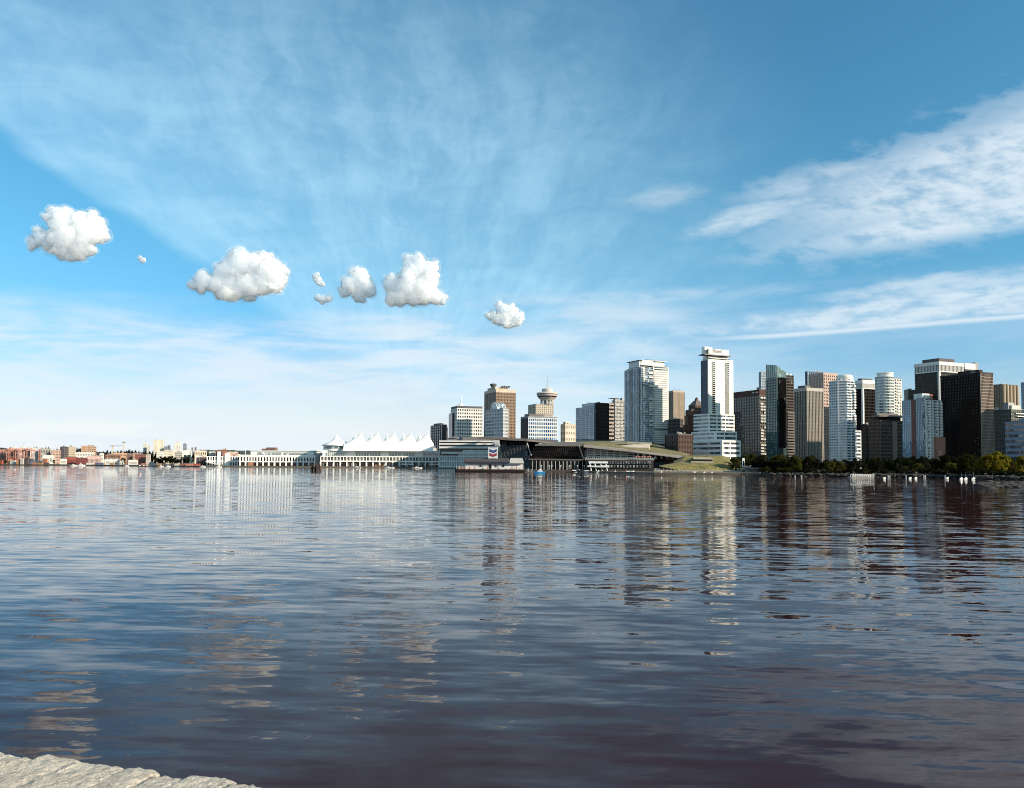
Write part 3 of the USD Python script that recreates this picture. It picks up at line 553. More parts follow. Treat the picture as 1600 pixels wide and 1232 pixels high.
b = Bld('round_white_condominium', 'cylindrical white condominium tower rising behind the low bronze block', 1369, 1383, 1415, 588, 860)
H = b.h; w, d = b.w, b.d; cr = 13.0 * 875 / FPX; cxm, cyl = b.loc(1382.5, 15); th = np.linspace(0, 2 * math.pi, 25)[:-1]; nf = 32
cp = np.c_[cxm + cr * np.cos(th), cyl + cr * np.sin(th)]; h = H(588) / nf; CW2 = W((.72, .69, .62))
facade(b.T, cp, 0, H(587), nf, CW2, G((.05, .075, .085), ior=2.0, share=.2), band=.36, piers={e: [(.44, .56)] for e in range(0, 24, 2)}, es=.3, ep=.4)
facade(b.T, rect(cxm + cr * .6, b.u(1414.5), 4, d), 0, H(590), nf, CW2, G((.05, .055, .055), share=.2), band=.34, piers={0: [(0, .1), (.32, .4), (.62, .7), (.93, 1)]}, es=.25, ep=.5, names=('wing_glazing', 'wing_band', 'wing_pier'))
balconies(b.T, (cxm + cr * .6, 4), (b.u(1414.5), 4), h, h, nf - 2, [(.4, .62), (.72, .92)], 1.5, .4, 1.0, mat=CW2, skip=.1, seed=6); b.roof(ROOFM, z=H(590), poly=rect(cxm + cr * .62, b.u(1414.5), 4.1, d - .1))
part(b.T, 'crown_drum', MB().lathe([(cr * .9, H(587)), (cr * .9, H(581.8)), (cr * .96, H(581.6)), (cr * .96, H(580.6)), (cr * .85, H(580.2))], cxm + 3, cyl + 1.5, 32), W((.70, .68, .63)), smooth=40)

b = Bld('bronze_curved_roof_block', 'low bronze hotel block with curved overhanging roof in front of cylindrical tower', 1358, 1376, 1414, 657, 700)
b.facade(14, 12, 9, W((.15, .105, .085)), GBRN, band=.36, pw=.6); H = b.h; r_ = b.u(1376.5)
b.box('penthouse', b.w * .05, b.w - .5, 4, b.d - 3, b.z + .01, H(651.5), W((.07, .05, .045))); part(b.T, 'curved_roof', MB().prism([(b.w * t, (-2.8 + 9 * (2 * t - 1) ** 2 * .35)) for t in np.linspace(-.02, 1.02, 12)] + [(b.w, b.d - 2), (0, b.d - 2)], H(651.4), H(648.8)), W((.20, .155, .14))); b.box('roof_room', b.w * .1, b.w * .95, 6, b.d - 4, H(648.7), H(645), MECH); b.box('entrance_strip', b.u(1393), b.u(1400), -.9, -.45, 0, b.z - 1, W((.24, .17, .14)))
b = Bld('dark_annex', 'dark narrow annex left of the low bronze block', 1347.5, 1354, 1361, 663.5, 730); b.facade(13, 4, 4, W((.10, .075, .065)), GBRN, band=.4, pw=.6); b.roof(ROOFM)
b = Bld('grey_office_tower', 'grey concrete top of an office tower behind the blue glass condominium', 1414, 1420, 1431, 609.5, 1000); b.facade(24, 6, 5, CONC, GDARK, band=.45, pw=.8); b.roof(ROOFM)

b = Bld('blue_glass_condominium', 'condominium with blue glass left side, brown vertical strip and white balconies', 1411, 1442, 1472.5, 622, 640)
H = b.h; w, d = b.w, b.d; nf = 26; h = b.z / nf; q1, q2 = b.q(1432), b.q(1425)
facade(b.T, rect(-.6, 3, 0, q1), 0, b.z, nf, W((.22, .28, .32)), G((.035, .09, .14), ior=2.1, share=.06), band=.22, piers={3: 4}, es=.08, ep=.14, pw=.25, inset=.1); facade(b.T, rect(-.6, 3, q2, d), 0, H(624), nf, W((.22, .30, .36)), G((.035, .10, .16), ior=2.1, share=.06), band=.16, piers={3: 5}, es=.08, ep=.14, pw=.25, inset=.1, names=('side_glazing', 'side_band', 'side_mullion'))
b.box('brown_strip', -1.0, 2, q1 + .1, q2 - .1, 0, H(624), W((.17, .075, .055))); xb = b.u(1447)
facade(b.T, rect(3.05, w, .5, d * .8), 0, H(625), nf, W((.62, .61, .58)), G((.045, .055, .06), share=.22), band=.4, piers={0: [(0, .12), (.25, .35), (.44, .5), (.72, .78), (.95, 1)], 1: 4}, es=.25, ep=.4, names=('front_glazing', 'front_band', 'front_pier'))
balconies(b.T, (3, .5), (w, .5), h, h, nf - 2, [(.52, .72), (.79, .97)], 1.7, .4, 1.0, mat=W((.60, .58, .54)), skip=.06, seed=11); balconies(b.T, (3, .5), (w, .5), h, h, nf - 2, [(.1, .28)], 1.2, .4, 1.0, mat=W((.66, .65, .62)), skip=.5, seed=13, name='small_balcony')
b.box('brick_bay', b.u(1459), w + .6, -2.0, 6, 0, H(683), W((.34, .15, .11))); balconies(b.T, (b.u(1459), -2), (w + .6, -2), h, h, 7, [(.05, .55)], 1.0, .5, 1.0, mat=W((.5, .3, .24)), name='brick_bay_balcony')
b.roof(ROOFM, z=H(625) + .01, poly=rect(3.2, w - .2, .7, d * .8)); rx_, ry_ = b.loc(1442, 14); b.box('roof_box', rx_ - 4.4, rx_ + 4.4, ry_ - 3, ry_ + 5, H(625), H(613.5), W((.68, .66, .62))); b.box('red_roof_box', rx_ + 4.5, rx_ + 8, ry_ - 3.2, ry_ + 4, H(625), H(614.5), W((.42, .15, .10))); part(b.T, 'corner_drum', MB().lathe([(3.6, b.z - .2), (3.6, H(618)), (3.2, H(617.5))], 1.8, 3.2, 20), GSILV)

b = Bld('black_bank_tower', 'big black-banded tower with white columned crown, tallest at the right', 1430, 1468.5, 1507, 565, 950)
H = b.h; WT = W((.66, .63, .58)); z1 = H(581)
b.facade(33, 0, 0, W((.06, .045, .036), .5), GBLK, band=.42, z1=z1, es=.15); b.box('column_core', .6, b.w - .6, .6, b.d - .6, z1, H(570.2), GDARK); cl = MB()
for k in range(19): x = (b.w - .9) * k / 18; cl.box(x, x + .9, -.1, .8, H(579.6), H(570.4))
for k in range(1, 17): y = (b.d - .9) * k / 16; cl.box(-.1, .8, y, y + .9, H(579.6), H(570.4))
part(b.T, 'crown_column', cl, WT, kind='stuff'); b.box('lower_band', -.5, b.w + .5, -.5, b.d + .5, z1, H(579.5), WT); b.box('crown_band', -.5, b.w + .5, -.5, b.d + .5, H(570.3), b.z, WT); b.box('corner_strip', -.7, 1.7, -.7, 1.7, 0, z1 + .5, WT); b.box('roof_house', b.w * .12, b.w * .75, b.d * .12, b.d * .8, b.z, H(558.8), W((.10, .09, .085)))
b = Bld('white_capped_block', 'block with white cap behind the black bank tower, at its right shoulder', 1500, 1509, 1529, 567.5, 1010); b.facade(30, 5, 4, W((.14, .12, .11)), GDARK, band=.4, pw=.8, z1=b.h(577)); b.box('cap', -.4, b.w * .8, -.4, b.d + .4, b.h(577) + .01, b.z, WT); b.box('cap_return', b.w * .8 + .05, b.w + .4, -.4, b.d, b.h(577) + .02, b.z + 2, W((.3, .28, .26)))
b = Bld('black_office_tower', 'broad black glass tower with pale grid on its sunlit right side', 1470, 1533, 1553, 584, 780)
H = b.h; w, d = b.w, b.d; nf = 31
part(b.T, 'body', MB().prism(rect(.3, w - .3, .3, d - .3), 0, b.z - .2), GBLK)
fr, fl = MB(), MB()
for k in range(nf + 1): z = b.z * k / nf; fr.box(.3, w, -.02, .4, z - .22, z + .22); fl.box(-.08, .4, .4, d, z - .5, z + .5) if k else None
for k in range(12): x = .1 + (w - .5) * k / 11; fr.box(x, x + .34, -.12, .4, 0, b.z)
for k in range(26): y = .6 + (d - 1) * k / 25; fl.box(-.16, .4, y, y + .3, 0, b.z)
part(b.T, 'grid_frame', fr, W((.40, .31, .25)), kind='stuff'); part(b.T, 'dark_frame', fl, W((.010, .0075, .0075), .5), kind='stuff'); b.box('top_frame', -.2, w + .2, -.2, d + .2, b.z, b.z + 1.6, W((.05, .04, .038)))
b.box('penthouse', 4, w * .5, b.q(1527), b.q(1494), b.z + 1.6, H(577), W((.04, .03, .03))); b.box('roof_unit', 2, 6, b.q(1522), b.q(1516), b.z + 1.6, H(579.5), W((.35, .3, .26)))
b = Bld('fluted_bronze_tower', 'bronze tower with rounded fluted bays right of the broad black tower', 1551, 1566, 1592, 601, 980)
fl = MB(); H = b.h; th = np.linspace(math.pi, 2 * math.pi, 9)
part(b.T, 'body', MB().prism(rect(.5, b.w - .5, .5, b.d), 0, b.z), W((.10, .075, .05), .45)); nb = 5
for k in range(nb):
    c0 = b.w * (k + .5) / nb; r_ = b.w / nb / 2 * .92; fl.prism([(c0 + r_ * math.cos(t), .4 + r_ * math.sin(t)) for t in th], 0, b.z - .5)
for k in range(4):
    c0 = b.d * (k + .5) / 4; r_ = b.d / 8 * .9; fl.prism([(.4 - r_ * .7 * math.cos(t), c0 + r_ * math.sin(t)) for t in np.linspace(-math.pi / 2, math.pi / 2, 9)][::-1], 0, b.z - .5)
part(b.T, 'fluted_bay', fl, W((.30, .22, .14), .4), kind='stuff'); bd = MB()
for k in range(24): bd.prism(rect(-.3, b.w + .3, -.3, b.d), b.z * k / 24, b.z * k / 24 + .6)
part(b.T, 'floor_band', bd, W((.06, .045, .035)), kind='stuff'); b.roof(ROOFM)
b = Bld('terraced_apartments', 'grey-green apartment block with white roof terraces near the right edge', 1553, 1580, 1597, 641, 800)
b.facade(15, 6, 9, W((.17, .18, .165)), GDARK, band=.45, pw=1.2); H = b.h; WTR = W((.68, .66, .6)); b.roof(ROOFM)
b.box('upper_storey', 1, b.w * .6, 3, b.d * .5, b.z + .5, H(629), W((.36, .38, .36))); b.box('terrace_slab', -1, b.w + 1, -1.5, 12, H(641) + .6, H(639.5), WTR); b.box('terrace_slab', b.w * .3, b.w + 1.5, -2, 6, H(647), H(645.5), WTR); b.box('terrace_slab', b.w * .4, b.w + 1.5, -2.4, 6, H(651.5), H(650), WTR); b.box('side_storey', b.w * .2, b.w, 1, 10, H(639.4), H(633), W((.5, .5, .47))); b.box('white_chimney', -3, 1, b.d * .7, b.d * .9, b.z + .5, H(636), WTR)
b = Bld('edge_glass_tower', 'pale blue glass tower cut by the right edge of the picture', 1597, 1604, 1650, 598, 900); b.facade(32, 12, 4, W((.42, .47, .52)), G((.10, .17, .24), ior=2.2), band=.25, pw=.4); b.roof(ROOFM)
b = Bld('striped_blue_office', 'low blue-grey striped office block at the right edge behind the trees', 1571, 1640, 1680, 657, 640, dmax=80); b.facade(9, 0, 0, W((.23, .27, .33)), G((.015, .02, .03)), band=.5, es=.15); b.roof(ROOFM); b.box('penthouse', 4, b.w * .6, 10, b.d * .75, b.z + .5, b.h(652), W((.28, .31, .35)))

# taller blocks of the same city beyond the right edge of the picture (shade towers)
for k, (x, y, wd, hgt, col, nf, la) in enumerate(((446, 572, 30, 105, (.55, .52, .47), 34, 'tan apartment tower standing beyond the right edge, nearest it'), (486, 609, 30, 108, (.30, .24, .20), 34, 'brown apartment tower second beyond the right edge'), (539, 649, 32, 130, (.62, .60, .56), 42, 'pale apartment tower third beyond the right edge'), (597, 699, 34, 108, (.25, .27, .30), 34, 'grey-blue apartment tower farthest beyond the right edge'))):
    T = thing('apartment_tower', la, 'building', (x, y, GZ), A25); facade(T, rect(0, wd, 0, wd), 0, hgt, nf, W(col), GDARK, band=.42, piers={e: 6 for e in range(4)}, pw=.9)
    part(T, 'roof', MB().box(-.2, wd + .2, -.2, wd + .2, hgt, hgt + .6), ROOFM); part(T, 'penthouse', MB().box(wd * .2, wd * .7, wd * .3, wd * .8, hgt + .6, hgt + 4), MECH)

# ------------------------------------------------------------------ the waterfront: sails hall, terminals, convention hall
CPW = W((1.0, .97, .90), .7, .08); GTEAL = G((.05, .085, .08), ior=1.8, share=.2)
def front(name, label, x0, x1, ybase, ytop, D, depth, cat='building', gz=GZ):
    """a building whose front runs straight across the view: local x along it from picture column x0, y away"""
    p0, p1 = at(x0, ytop, D), at(x1, ytop, D); T = thing(name, label, cat, (p0[0], D, gz)); T.D, T.x0, T.w = D, x0, p1[0] - p0[0]
    T.u = lambda px: at(px, ytop, D)[0] - p0[0]; T.h = lambda y, px=(x0 + x1) / 2: at(px, y, D)[2] - gz; return T
D0 = 984
T = front('sails_hall', 'long white waterfront hall roofed by five pointed white fabric sails', 501, 716, 731, 705, D0, 45); u, h = T.u, T.h; w = T.w
part(T, 'quay_deck', MB().box(-6, w + 2, -9, 60, -4.5, h(729.3)), W((.15, .10, .085)))
dk = MB()
for k in range(52): x = -5 + (w + 5) * k / 51; dk.box(x - .35, x + .35, -9.6, -9.05, -2, h(729.6))
part(T, 'deck_post', dk, W((.30, .20, .15)), kind='stuff')
part(T, 'lower_glazing', MB().box(.5, w, .9, 50, h(729.3), h(714.6)), GBRN); lw = MB(); lw.box(0, w, 0, 50, h(722.4), h(720.6) + .2).box(0, w, -.05, 50, h(714.8), h(713.8) + .6)
N = 42
for k in range(N + 1): x = w * k / N; lw.box(x - .55, x + .55, .05, 1.2, h(722), h(714.5))
for k in range(0, N + 1, 2): x = w * k / N; lw.box(x - .7, x + .7, -.1, 1.2, h(729.3), h(722))
part(T, 'arcade', lw, CPW, kind='stuff'); mu = MB()
for k in range(N): x = w * (k + .5) / N; mu.box(x - .2, x + .2, .5, .9, h(721), h(715)); mu.box(w * k / N, w * (k + 1) / N, .5, .88, h(718.3), h(717.9))
part(T, 'window_bar', mu, W((.35, .33, .30)), kind='stuff')
up = MB()
prev = 503
for a0, a1 in ((511, 541), (555, 594), (607, 647), (661, 698)):
    up.prism([(u(prev), 3), (u(a0), 3), (u(a0), 45), (u(prev), 45)], h(714.3), h(705)); prev = a1
up.prism([(u(698), 3), (u(714), 3), (u(714), 45), (u(698), 45)], h(714.3), h(706)); up.box(u(503), u(714), 5, 45, h(708.2), h(704.5)); part(T, 'upper_wall', up, CPW)
gl, fr = MB(), MB()
for a0, a1 in ((511, 541), (555, 594), (607, 647), (661, 698)):
    gl.box(u(a0) + .2, u(a1) - .2, 2.0, 5, h(713.6), h(707.6)); nb = 9
    for k in range(nb + 1): x = u(a0) + (u(a1) - u(a0)) * k / nb; fr.box(x - .22, x + .22, 1.7, 2.2, h(713.6), h(707.6))
    for y in (713.6, 711.2, 709, 707.5): fr.box(u(a0), u(a1), 1.75, 2.1, h(y) - .15, h(y) + .2)
part(T, 'gallery_window', gl, GTEAL, kind='stuff'); part(T, 'gallery_frame', fr, CPW, kind='stuff')
# awnings, white frames and planters on the deck
aw, lm = MB(), MB()
for px in (633, 642, 676, 684, 692, 700, 708): x = u(px); aw.hexa([[x - 4, -6, h(726)], [x + 4, -6, h(727.2)], [x + 4, -1, h(726)], [x - 4, -1, h(724.8)]], [[x - 4, -6, h(725.6)], [x + 4, -6, h(726.8)], [x + 4, -1, h(725.6)], [x - 4, -1, h(724.4)]])
part(T, 'awning', aw, WPAINT, kind='stuff'); rf = random.Random(3); pl_ = MB()
for px in (590, 593, 596, 599, 680, 704, 710, 718): x = u(px); pl_.box(x - 1.6, x + 1.6, -7, -5, h(729.3), h(726.2 + rf.random()))
part(T, 'timber_kiosk', pl_, W((.42, .20, .09)), kind='stuff')
for k in range(46): x = rf.uniform(0, w); lm.box(x - .12, x + .12, -8.6, -8.4, h(729.3), h(725.5)).box(x - .3, x + .3, -8.8, -8.2, h(725.5), h(725) )
part(T, 'deck_lamp', lm, WPAINT, kind='stuff')
# fabric roof
FAB = Nodes(); bsd = FAB.add('principled_bsdf', 'BSDF', base_color=(.80, .78, .75), roughness=.6); trl = FAB.add('translucent_bsdf', 'BSDF', color=(.8, .76, .7)); FABRIC = FAB.make('sail_fabric_look', FAB.add('mix_closure', 'closure', fac=.12, closure1=bsd, closure2=trl))
zb = h(704.2); pk = [u(563 + 26.25 * i) for i in range(5)]; span = pk[1] - pk[0]; ztop = h(675.2); back = [p - span * .66 for p in pk]
def roof_z(x, y):
    z = np.full_like(x, 0.0)
    for i, p in enumerate(pk):                               # front row: long hollow rise on the left, steep fall on the right
        dx = x - (p - (y - 4) * .10); r = np.sqrt(np.where(dx < 0, dx / (span * 1.7), dx / (span * .60)) ** 2 + np.where(y < 5, (y - 5) / 9.0, (y - 5) / 34.0) ** 2); z = np.maximum(z, np.clip(1 - r, 0, 1) ** 1.7)
    for i, p in enumerate(back):
        dx = x - p; r = np.sqrt((dx / (span * .62)) ** 2 + ((y - 36) / 22.0) ** 2); z = np.maximum(z, .97 * np.clip(1 - r, 0, 1) ** 1.5)
    return z
edges = [u(527)] + [p + span * .34 for p in pk]; edges[0] = pk[0] - span
for i in range(5):
    xs_ = np.linspace(edges[i], edges[i + 1], 44); ys_ = np.concatenate([np.linspace(-5, 9, 22), np.linspace(10, 46, 22)]); X, Y = np.meshgrid(xs_, ys_)
    Z = zb - .8 + (ztop - zb - 5) * roof_z(X, Y) + np.where(Y < 0, (Y + 5) / 5, 1) * 5.0 * np.clip((46 - Y) / 6, 0, 1)
    nx = len(xs_); ny = len(ys_); V = np.c_[X.ravel(), Y.ravel(), Z.ravel()]; Fq = np.array([[j * nx + k, j * nx + k + 1, (j + 1) * nx + k + 1, (j + 1) * nx + k] for j in range(ny - 1) for k in range(nx - 1)])
    part(T, 'sail', (V, Fq), FABRIC, smooth=50); part(T, 'mast', MB().tube([(pk[i] - .1, 5, zb), (pk[i] - .1, 5, ztop + 1.6)], [.5, .2], 5), WPAINT)
    part(T, 'back_mast', MB().tube([(back[i], 36, zb), (back[i], 36, zb + (ztop - zb) * .95 + .6)], [.4, .2], 5), WPAINT)
# the rounded hall under the first, free-standing sail
cxr = u(520); xs_, ys_ = np.linspace(0, 2 * math.pi, 41), np.linspace(0, 1, 15); V, Fq = [], []
for r_ in ys_:
    for t in xs_[:-1]:
        rx, ry = 17.5 * r_, 17 * r_; V.append([cxr + rx * math.cos(t) * (1.7 if math.cos(t) > 0 else 1), 18 + ry * math.sin(t), h(695.3) + (h(679) - h(695.3)) * (.62 * (1 - r_) ** 5 + .38 * (1 - r_ ** 1.6)) - (1.5 * r_ ** 8)])
for j in range(14):
    for k in range(40): Fq.append([j * 40 + k, j * 40 + (k + 1) % 40, (j + 1) * 40 + (k + 1) % 40, (j + 1) * 40 + k][::-1])
part(T, 'round_sail', (np.array(V), np.array(Fq)), FABRIC, smooth=60, label='rounded single sail over the hall end'); part(T, 'round_hall', MB().lathe([(15.8, h(705)), (15.8, h(696.2))], cxr, 18, 36), CPW); part(T, 'round_hall_window', MB().lathe([(15.95, h(701.8)), (15.95, h(697.5))], cxr, 18, 36), GTEAL); part(T, 'round_hall_rim', MB().lathe([(17.2, h(697.3)), (17.8, h(696.3)), (17.4, h(695.4))], cxr, 18, 36), WPAINT)

T = front('cruise_terminal', 'long low white terminal with arched window row, left of the sails', 375, 492, 729, 705, 1010, 40); u, h, w = T.u, T.h, T.w
part(T, 'glazing', MB().box(.5, w - .5, 1.0, 40, h(728.5), h(711)), GBRN); a = MB(); a.box(0, w, 0, 40, h(722.6), h(721)).box(0, w, -.05, 40, h(714.6), h(711.2)); N = 26
for k in range(N + 1): x = w * k / N; a.box(x - .75, x + .75, .05, 1.2, h(721.2), h(714.5))
for k in range(0, N + 1, 2): x = w * k / N; a.box(x - .85, x + .85, -.15, 1.2, h(728.5), h(711.3))
for k in range(N):                                           # arch heads
    x0, x1 = w * k / N + .75, w * (k + 1) / N - .75; m_ = (x0 + x1) / 2; r_ = (x1 - x0) / 2
    for sgn_ in (-1, 1): a.add([[m_ + sgn_ * r_, .3, h(717)], [m_ + sgn_ * r_, .3, h(714.5)], [m_, .3, h(714.5)], [m_ + sgn_ * r_ * .6, .3, h(715.4)]], [[0, 1, 3], [1, 2, 3]] if sgn_ > 0 else [[0, 3, 1], [1, 3, 2]])
part(T, 'arcade', a, CPW, kind='stuff'); part(T, 'upper_hall', MB().box(u(391), w - 2, 2, 38, h(711.3), h(704.8)), CPW); part(T, 'upper_window', MB().box(u(402), u(440), 1.6, 3, h(710.6), h(707)).box(u(443), u(478), 1.6, 3, h(710.6), h(707)), G((.25, .27, .27)), kind='stuff')
part(T, 'roof_edge', MB().box(u(389), w, 1, 39, h(704.9), h(704.2)), WPAINT); part(T, 'plant_room', MB().box(u(405), u(413), 10, 22, h(704.2), h(701.3)).box(u(412), u(426), 10, 22, h(704.2), h(699.3)), W((.17, .10, .08))); part(T, 'quay_wall', MB().box(-3, w + 20, -4, 2, -4.5, h(728.3)), W((.10, .08, .07)))
part(T, 'cargo_wall', MB().box(u(388), u(396), -1, .5, h(728.4), h(722.8)), W((.42, .20, .10))); part(T, 'end_curve', MB().prism([(w + 9 * math.sin(t) * .9, 2 + 18 - 18 * math.cos(t)) for t in np.linspace(0, math.pi, 14)], h(728), h(708)), W((.55, .50, .44)))
T = front('arcade_pier_shed', 'white two-storey pier shed with dark openings beside the dark sloping shed', 324, 375, 729, 713, 1030, 35); u, h, w = T.u, T.h, T.w
facade(T, rect(0, w, 0, 35), -1, h(713), 2, CPW, GBRN, band=.32, piers={0: 13, 1: 8, 3: 8}, pw=1.3, ep=.5); part(T, 'roof_room', MB().box(u(357), u(363), 3, 14, h(713), h(708)).box(u(365), u(370), 3, 14, h(713), h(709.5)), W((.5, .36, .29))); part(T, 'ramp', MB().hexa([[0, -6, h(722)], [w * .4, -6, h(727)], [w * .4, -2, h(727)], [0, -2, h(722)]], [[0, -6, h(721)], [w * .4, -6, h(726)], [w * .4, -2, h(726)], [0, -2, h(721)]]), WPAINT)
part(T, 'stair_tower', MB().box(u(340), u(344), -1.5, 3, -1, h(706)).box(u(352), u(358), -1.5, 3, -1, h(708)), CPW)

# terminal podium under the hotel
T = front('hotel_podium', 'white decks with long dark ribbon openings below the hotel', 686, 795, 731, 687, 925, 80); u, h, w = T.u, T.h, T.w
RW = W((.70, .68, .65)); part(T, 'core', MB().box(1, w - 1, 3, 80, -1, h(689)), GBRN); q_ = MB()
for y0, y1, xa, xb in ((691, 688.8, 686, 795), (695.5, 692.8, 686, 795), (701, 698, 686, 795), (704.8, 703.6, 724, 765), (709.5, 706.6, 690, 765), (714.5, 712.5, 686, 765), (722.6, 720.4, 686, 765), (731, 729.2, 686, 765)): q_.box(u(xa), u(xb), 0 if y0 < 703 else -2.2, 78, h(y0), h(y1))
part(T, 'deck', q_, RW); cl = MB()
for k in range(16): x = u(724) + (u(765) - u(724)) * k / 15; cl.box(x - .6, x + .6, -1.9, -.6, h(712), h(704))
for k in range(30): x = u(687) + (u(764) - u(687)) * k / 29; cl.box(x - .7, x + .7, -1.8, .4, -1, h(713))
part(T, 'pier', cl, RW, kind='stuff'); part(T, 'deck_glazing', MB().box(u(716), u(729), -.3, 2, h(718), h(710)).box(u(725), u(764), -.5, 2, h(712.5), h(704)), GTEAL); part(T, 'roof_plant', MB().box(u(697), u(722), 10, 40, h(688.8), h(684.5)).box(u(703), u(714), 8, 30, h(684.5), h(682.5)), W((.20, .20, .21)), kind='stuff')
part(T, 'grey_tier', MB().box(u(722), u(792), 6, 60, h(688.8), h(682.8)), W((.17, .165, .16)))

# the convention hall: world coordinates picked out along sight lines
DG = G((.010, .009, .009), ior=1.45, share=.06, cell=(3, 3, 4)); DSTEEL = W((.035, .026, .024), .6); FASC = W((.30, .27, .24)); SEDUM = groundm('sedum_look', (.11, .095, .03), (.21, .17, .07), .12)
T = thing('convention_hall', 'sprawling dark glass convention hall with sloping green planted roof', 'building', at(860, 737, 640) * [1, 1, 0] + [0, 0, GZ])
def slab(pts, th):
    """pts: (column, row, distance) of the upper outline, counter-clockwise seen from above"""
    t = np.array([at(*p) for p in pts]); lo = t - [0, 0, th]; n = len(t); c = t.mean(0); m_ = MB()
    v = np.vstack([t, lo]); f = [[0, i, i + 1] for i in range(1, n - 1)] + [[n, n + i + 1, n + i] for i in range(1, n - 1)]
    for i in range(n): j = (i + 1) % n; f += [[n + i, n + j, j], [n + i, j, i]]
    return m_.add(v, f)
def wall(pts, th=1.0):
    """a sheet through picture points at given distances, th metres thick"""
    t = np.array([at(*p) for p in pts]); nr = np.cross(t[1] - t[0], t[-1] - t[0]); nr /= np.linalg.norm(nr); nr = nr if nr[1] > 0 else -nr
    n = len(t); v = np.vstack([t, t + nr * th]); f = [[0, i, i + 1] for i in range(1, n - 1)] + [[n, n + i + 1, n + i] for i in range(1, n - 1)]
    for i in range(n): j = (i + 1) % n; f += [[i, n + i, n + j], [i, n + j, j]]
    return MB().add(v, f)
pw_ = lambda nm, m_, mat, **k: part(T, nm, m_, mat, world=True, **k)
pw_('prow_roof', slab([(747, 683.2, 640), (824, 687.0, 640), (872, 692.2, 720), (872, 688.0, 800), (760, 683.0, 760)], 1.4), W((.13, .11, .10)))
pw_('prow_glass', wall([(781, 687.6, 655), (821, 688.3, 652), (829, 733.5, 648), (786, 734, 652)]), DG); pw_('prow_wing', wall([(770, 687, 700), (782, 687.5, 655), (786, 734, 652), (776, 733, 690)]), DG); fr = MB()
for t in np.linspace(0, 1, 9):
    a_, c_ = at(781 + 40 * t, 687.6 + .7 * t, 654.2 - 2 * t), at(786 + 43 * t, 733.5, 650.5 - 3 * t); fr.tube([a_, c_], .22, 4)
for t in np.linspace(0.08, 1, 8):
    a_, c_ = at(781 + 5 * t, 687.6 + 46 * t, 654.2 - 3 * t), at(821 + 8 * t, 688.3 + 45 * t, 651.2 - 3.5 * t); fr.tube([a_, c_], .18, 4)
pw_('prow_frame', fr, W((.10, .085, .08)), kind='stuff')
pw_('link_wall', wall([(812, 690, 725), (842, 692, 725), (842, 733, 700), (812, 733, 700)]), W((.05, .042, .04))); pw_('hall_roof', slab([(836, 694.6, 640), (913, 695.6, 640), (960, 692.5, 740), (870, 690.5, 760)], 1.2), W((.16, .14, .125))); pw_('hall_glass', wall([(836, 695.8, 642), (911, 696.8, 640), (914, 718, 647), (826, 716, 650)]), DG); pw_('hall_side', wall([(911, 696.8, 641), (916, 697, 700), (918, 718, 700), (914, 718, 648)]), DG)
fr = MB()
for t in np.linspace(0, 1, 26): fr.tube([at(836 + 75 * t, 695.8 + t, 641.4 - 2 * t), at(826 + 88 * t, 716 + 2 * t, 649.2 - 3 * t)], .15, 4)
for t in (.25, .5, .75): fr.tube([at(836 - 10 * t, 695.8 + 20.2 * t, 641.4 + 7.8 * t), at(911 + 3 * t, 696.8 + 21 * t, 639.4 + 7 * t)], .15, 4)
pw_('hall_frame', fr, W((.07, .055, .05)), kind='stuff'); pw_('raking_beam', MB().tube([at(905, 697, 639), at(912, 718, 646)], .5, 5).tube([at(822, 688.5, 650), at(830, 712, 647)], .5, 5), LGREY, kind='stuff')
pw_('lower_floor', slab([(826, 717.2, 636), (920, 718.2, 634), (920, 716.5, 690), (826, 716, 690)], 1.0), W((.12, .10, .095))); pw_('lower_recess', wall([(826, 718, 668), (922, 719, 668), (922, 738, 668), (826, 737, 668)]), GBRN); pw_('lower_deck', slab([(820, 734.0, 628), (1024, 737.0, 618), (1024, 733, 700), (820, 731, 700)], 3.0), W((.09, .075, .07)))
cl, lp = MB(), MB()
for k, px in enumerate(np.linspace(832, 916, 15)): p = at(px, 736, 633); p2 = at(px, 718.4 + .011 * (px - 826), 633); cl.box(p[0] - .3, p[0] + .3, 632.7, 633.3, GZ, p2[2] - .9)
pw_('column', cl, W((.40, .36, .32)), kind='stuff')
for px in (846, 858, 862, 876, 889, 902, 913): p = at(px, 729, 627); lp.lathe([(.1, GZ + 1), (.1, p[2]), (.45, p[2] + .1), (.45, p[2] + .8), (.1, p[2] + .9)], p[0], p[1], 8)
pw_('globe_lamp', lp, WPAINT, kind='stuff')
# planted roof, its grey edge and the raised strip
pw_('planted_roof', slab([(913, 694.6, 642), (990, 702.0, 640), (1062, 711.6, 640), (1077, 710.2, 700), (1019, 692.0, 800), (1005, 689.0, 840), (935, 688.6, 840), (882, 691.8, 780)], .5), SEDUM)
pw_('roof_edge', slab([(912, 696.0, 636), (990, 703.5, 634), (1063, 713.2, 634), (1062, 711.8, 641), (990, 702.3, 642), (913, 695.0, 644)], 1.6), FASC); ed = slab([(912, 696.9, 645), (990, 704.6, 643), (1062, 714, 643), (1076, 711, 698), (1018, 695, 790), (935, 690, 800)], 1.2); pw_('roof_soffit', ed, W((.10, .085, .075)))
pw_('raised_strip', wall([(952, 698.2, 684), (1014, 700.2, 684), (1016, 695.0, 688), (1000, 693.4, 690)], 8), W((.48, .42, .33))); pw_('raised_roof', slab([(944, 694.4, 694), (1000, 692.8, 688), (1018, 694.4, 690), (1019, 690.4, 800), (958, 688.8, 800)], .5), W((.36, .32, .25)))
pw_('east_glass', wall([(914, 700, 670), (994, 706, 668), (994, 717, 668), (916, 717.5, 670)]), G((.03, .03, .03), ior=1.6, cell=(4, 4, 3))); bm = MB()
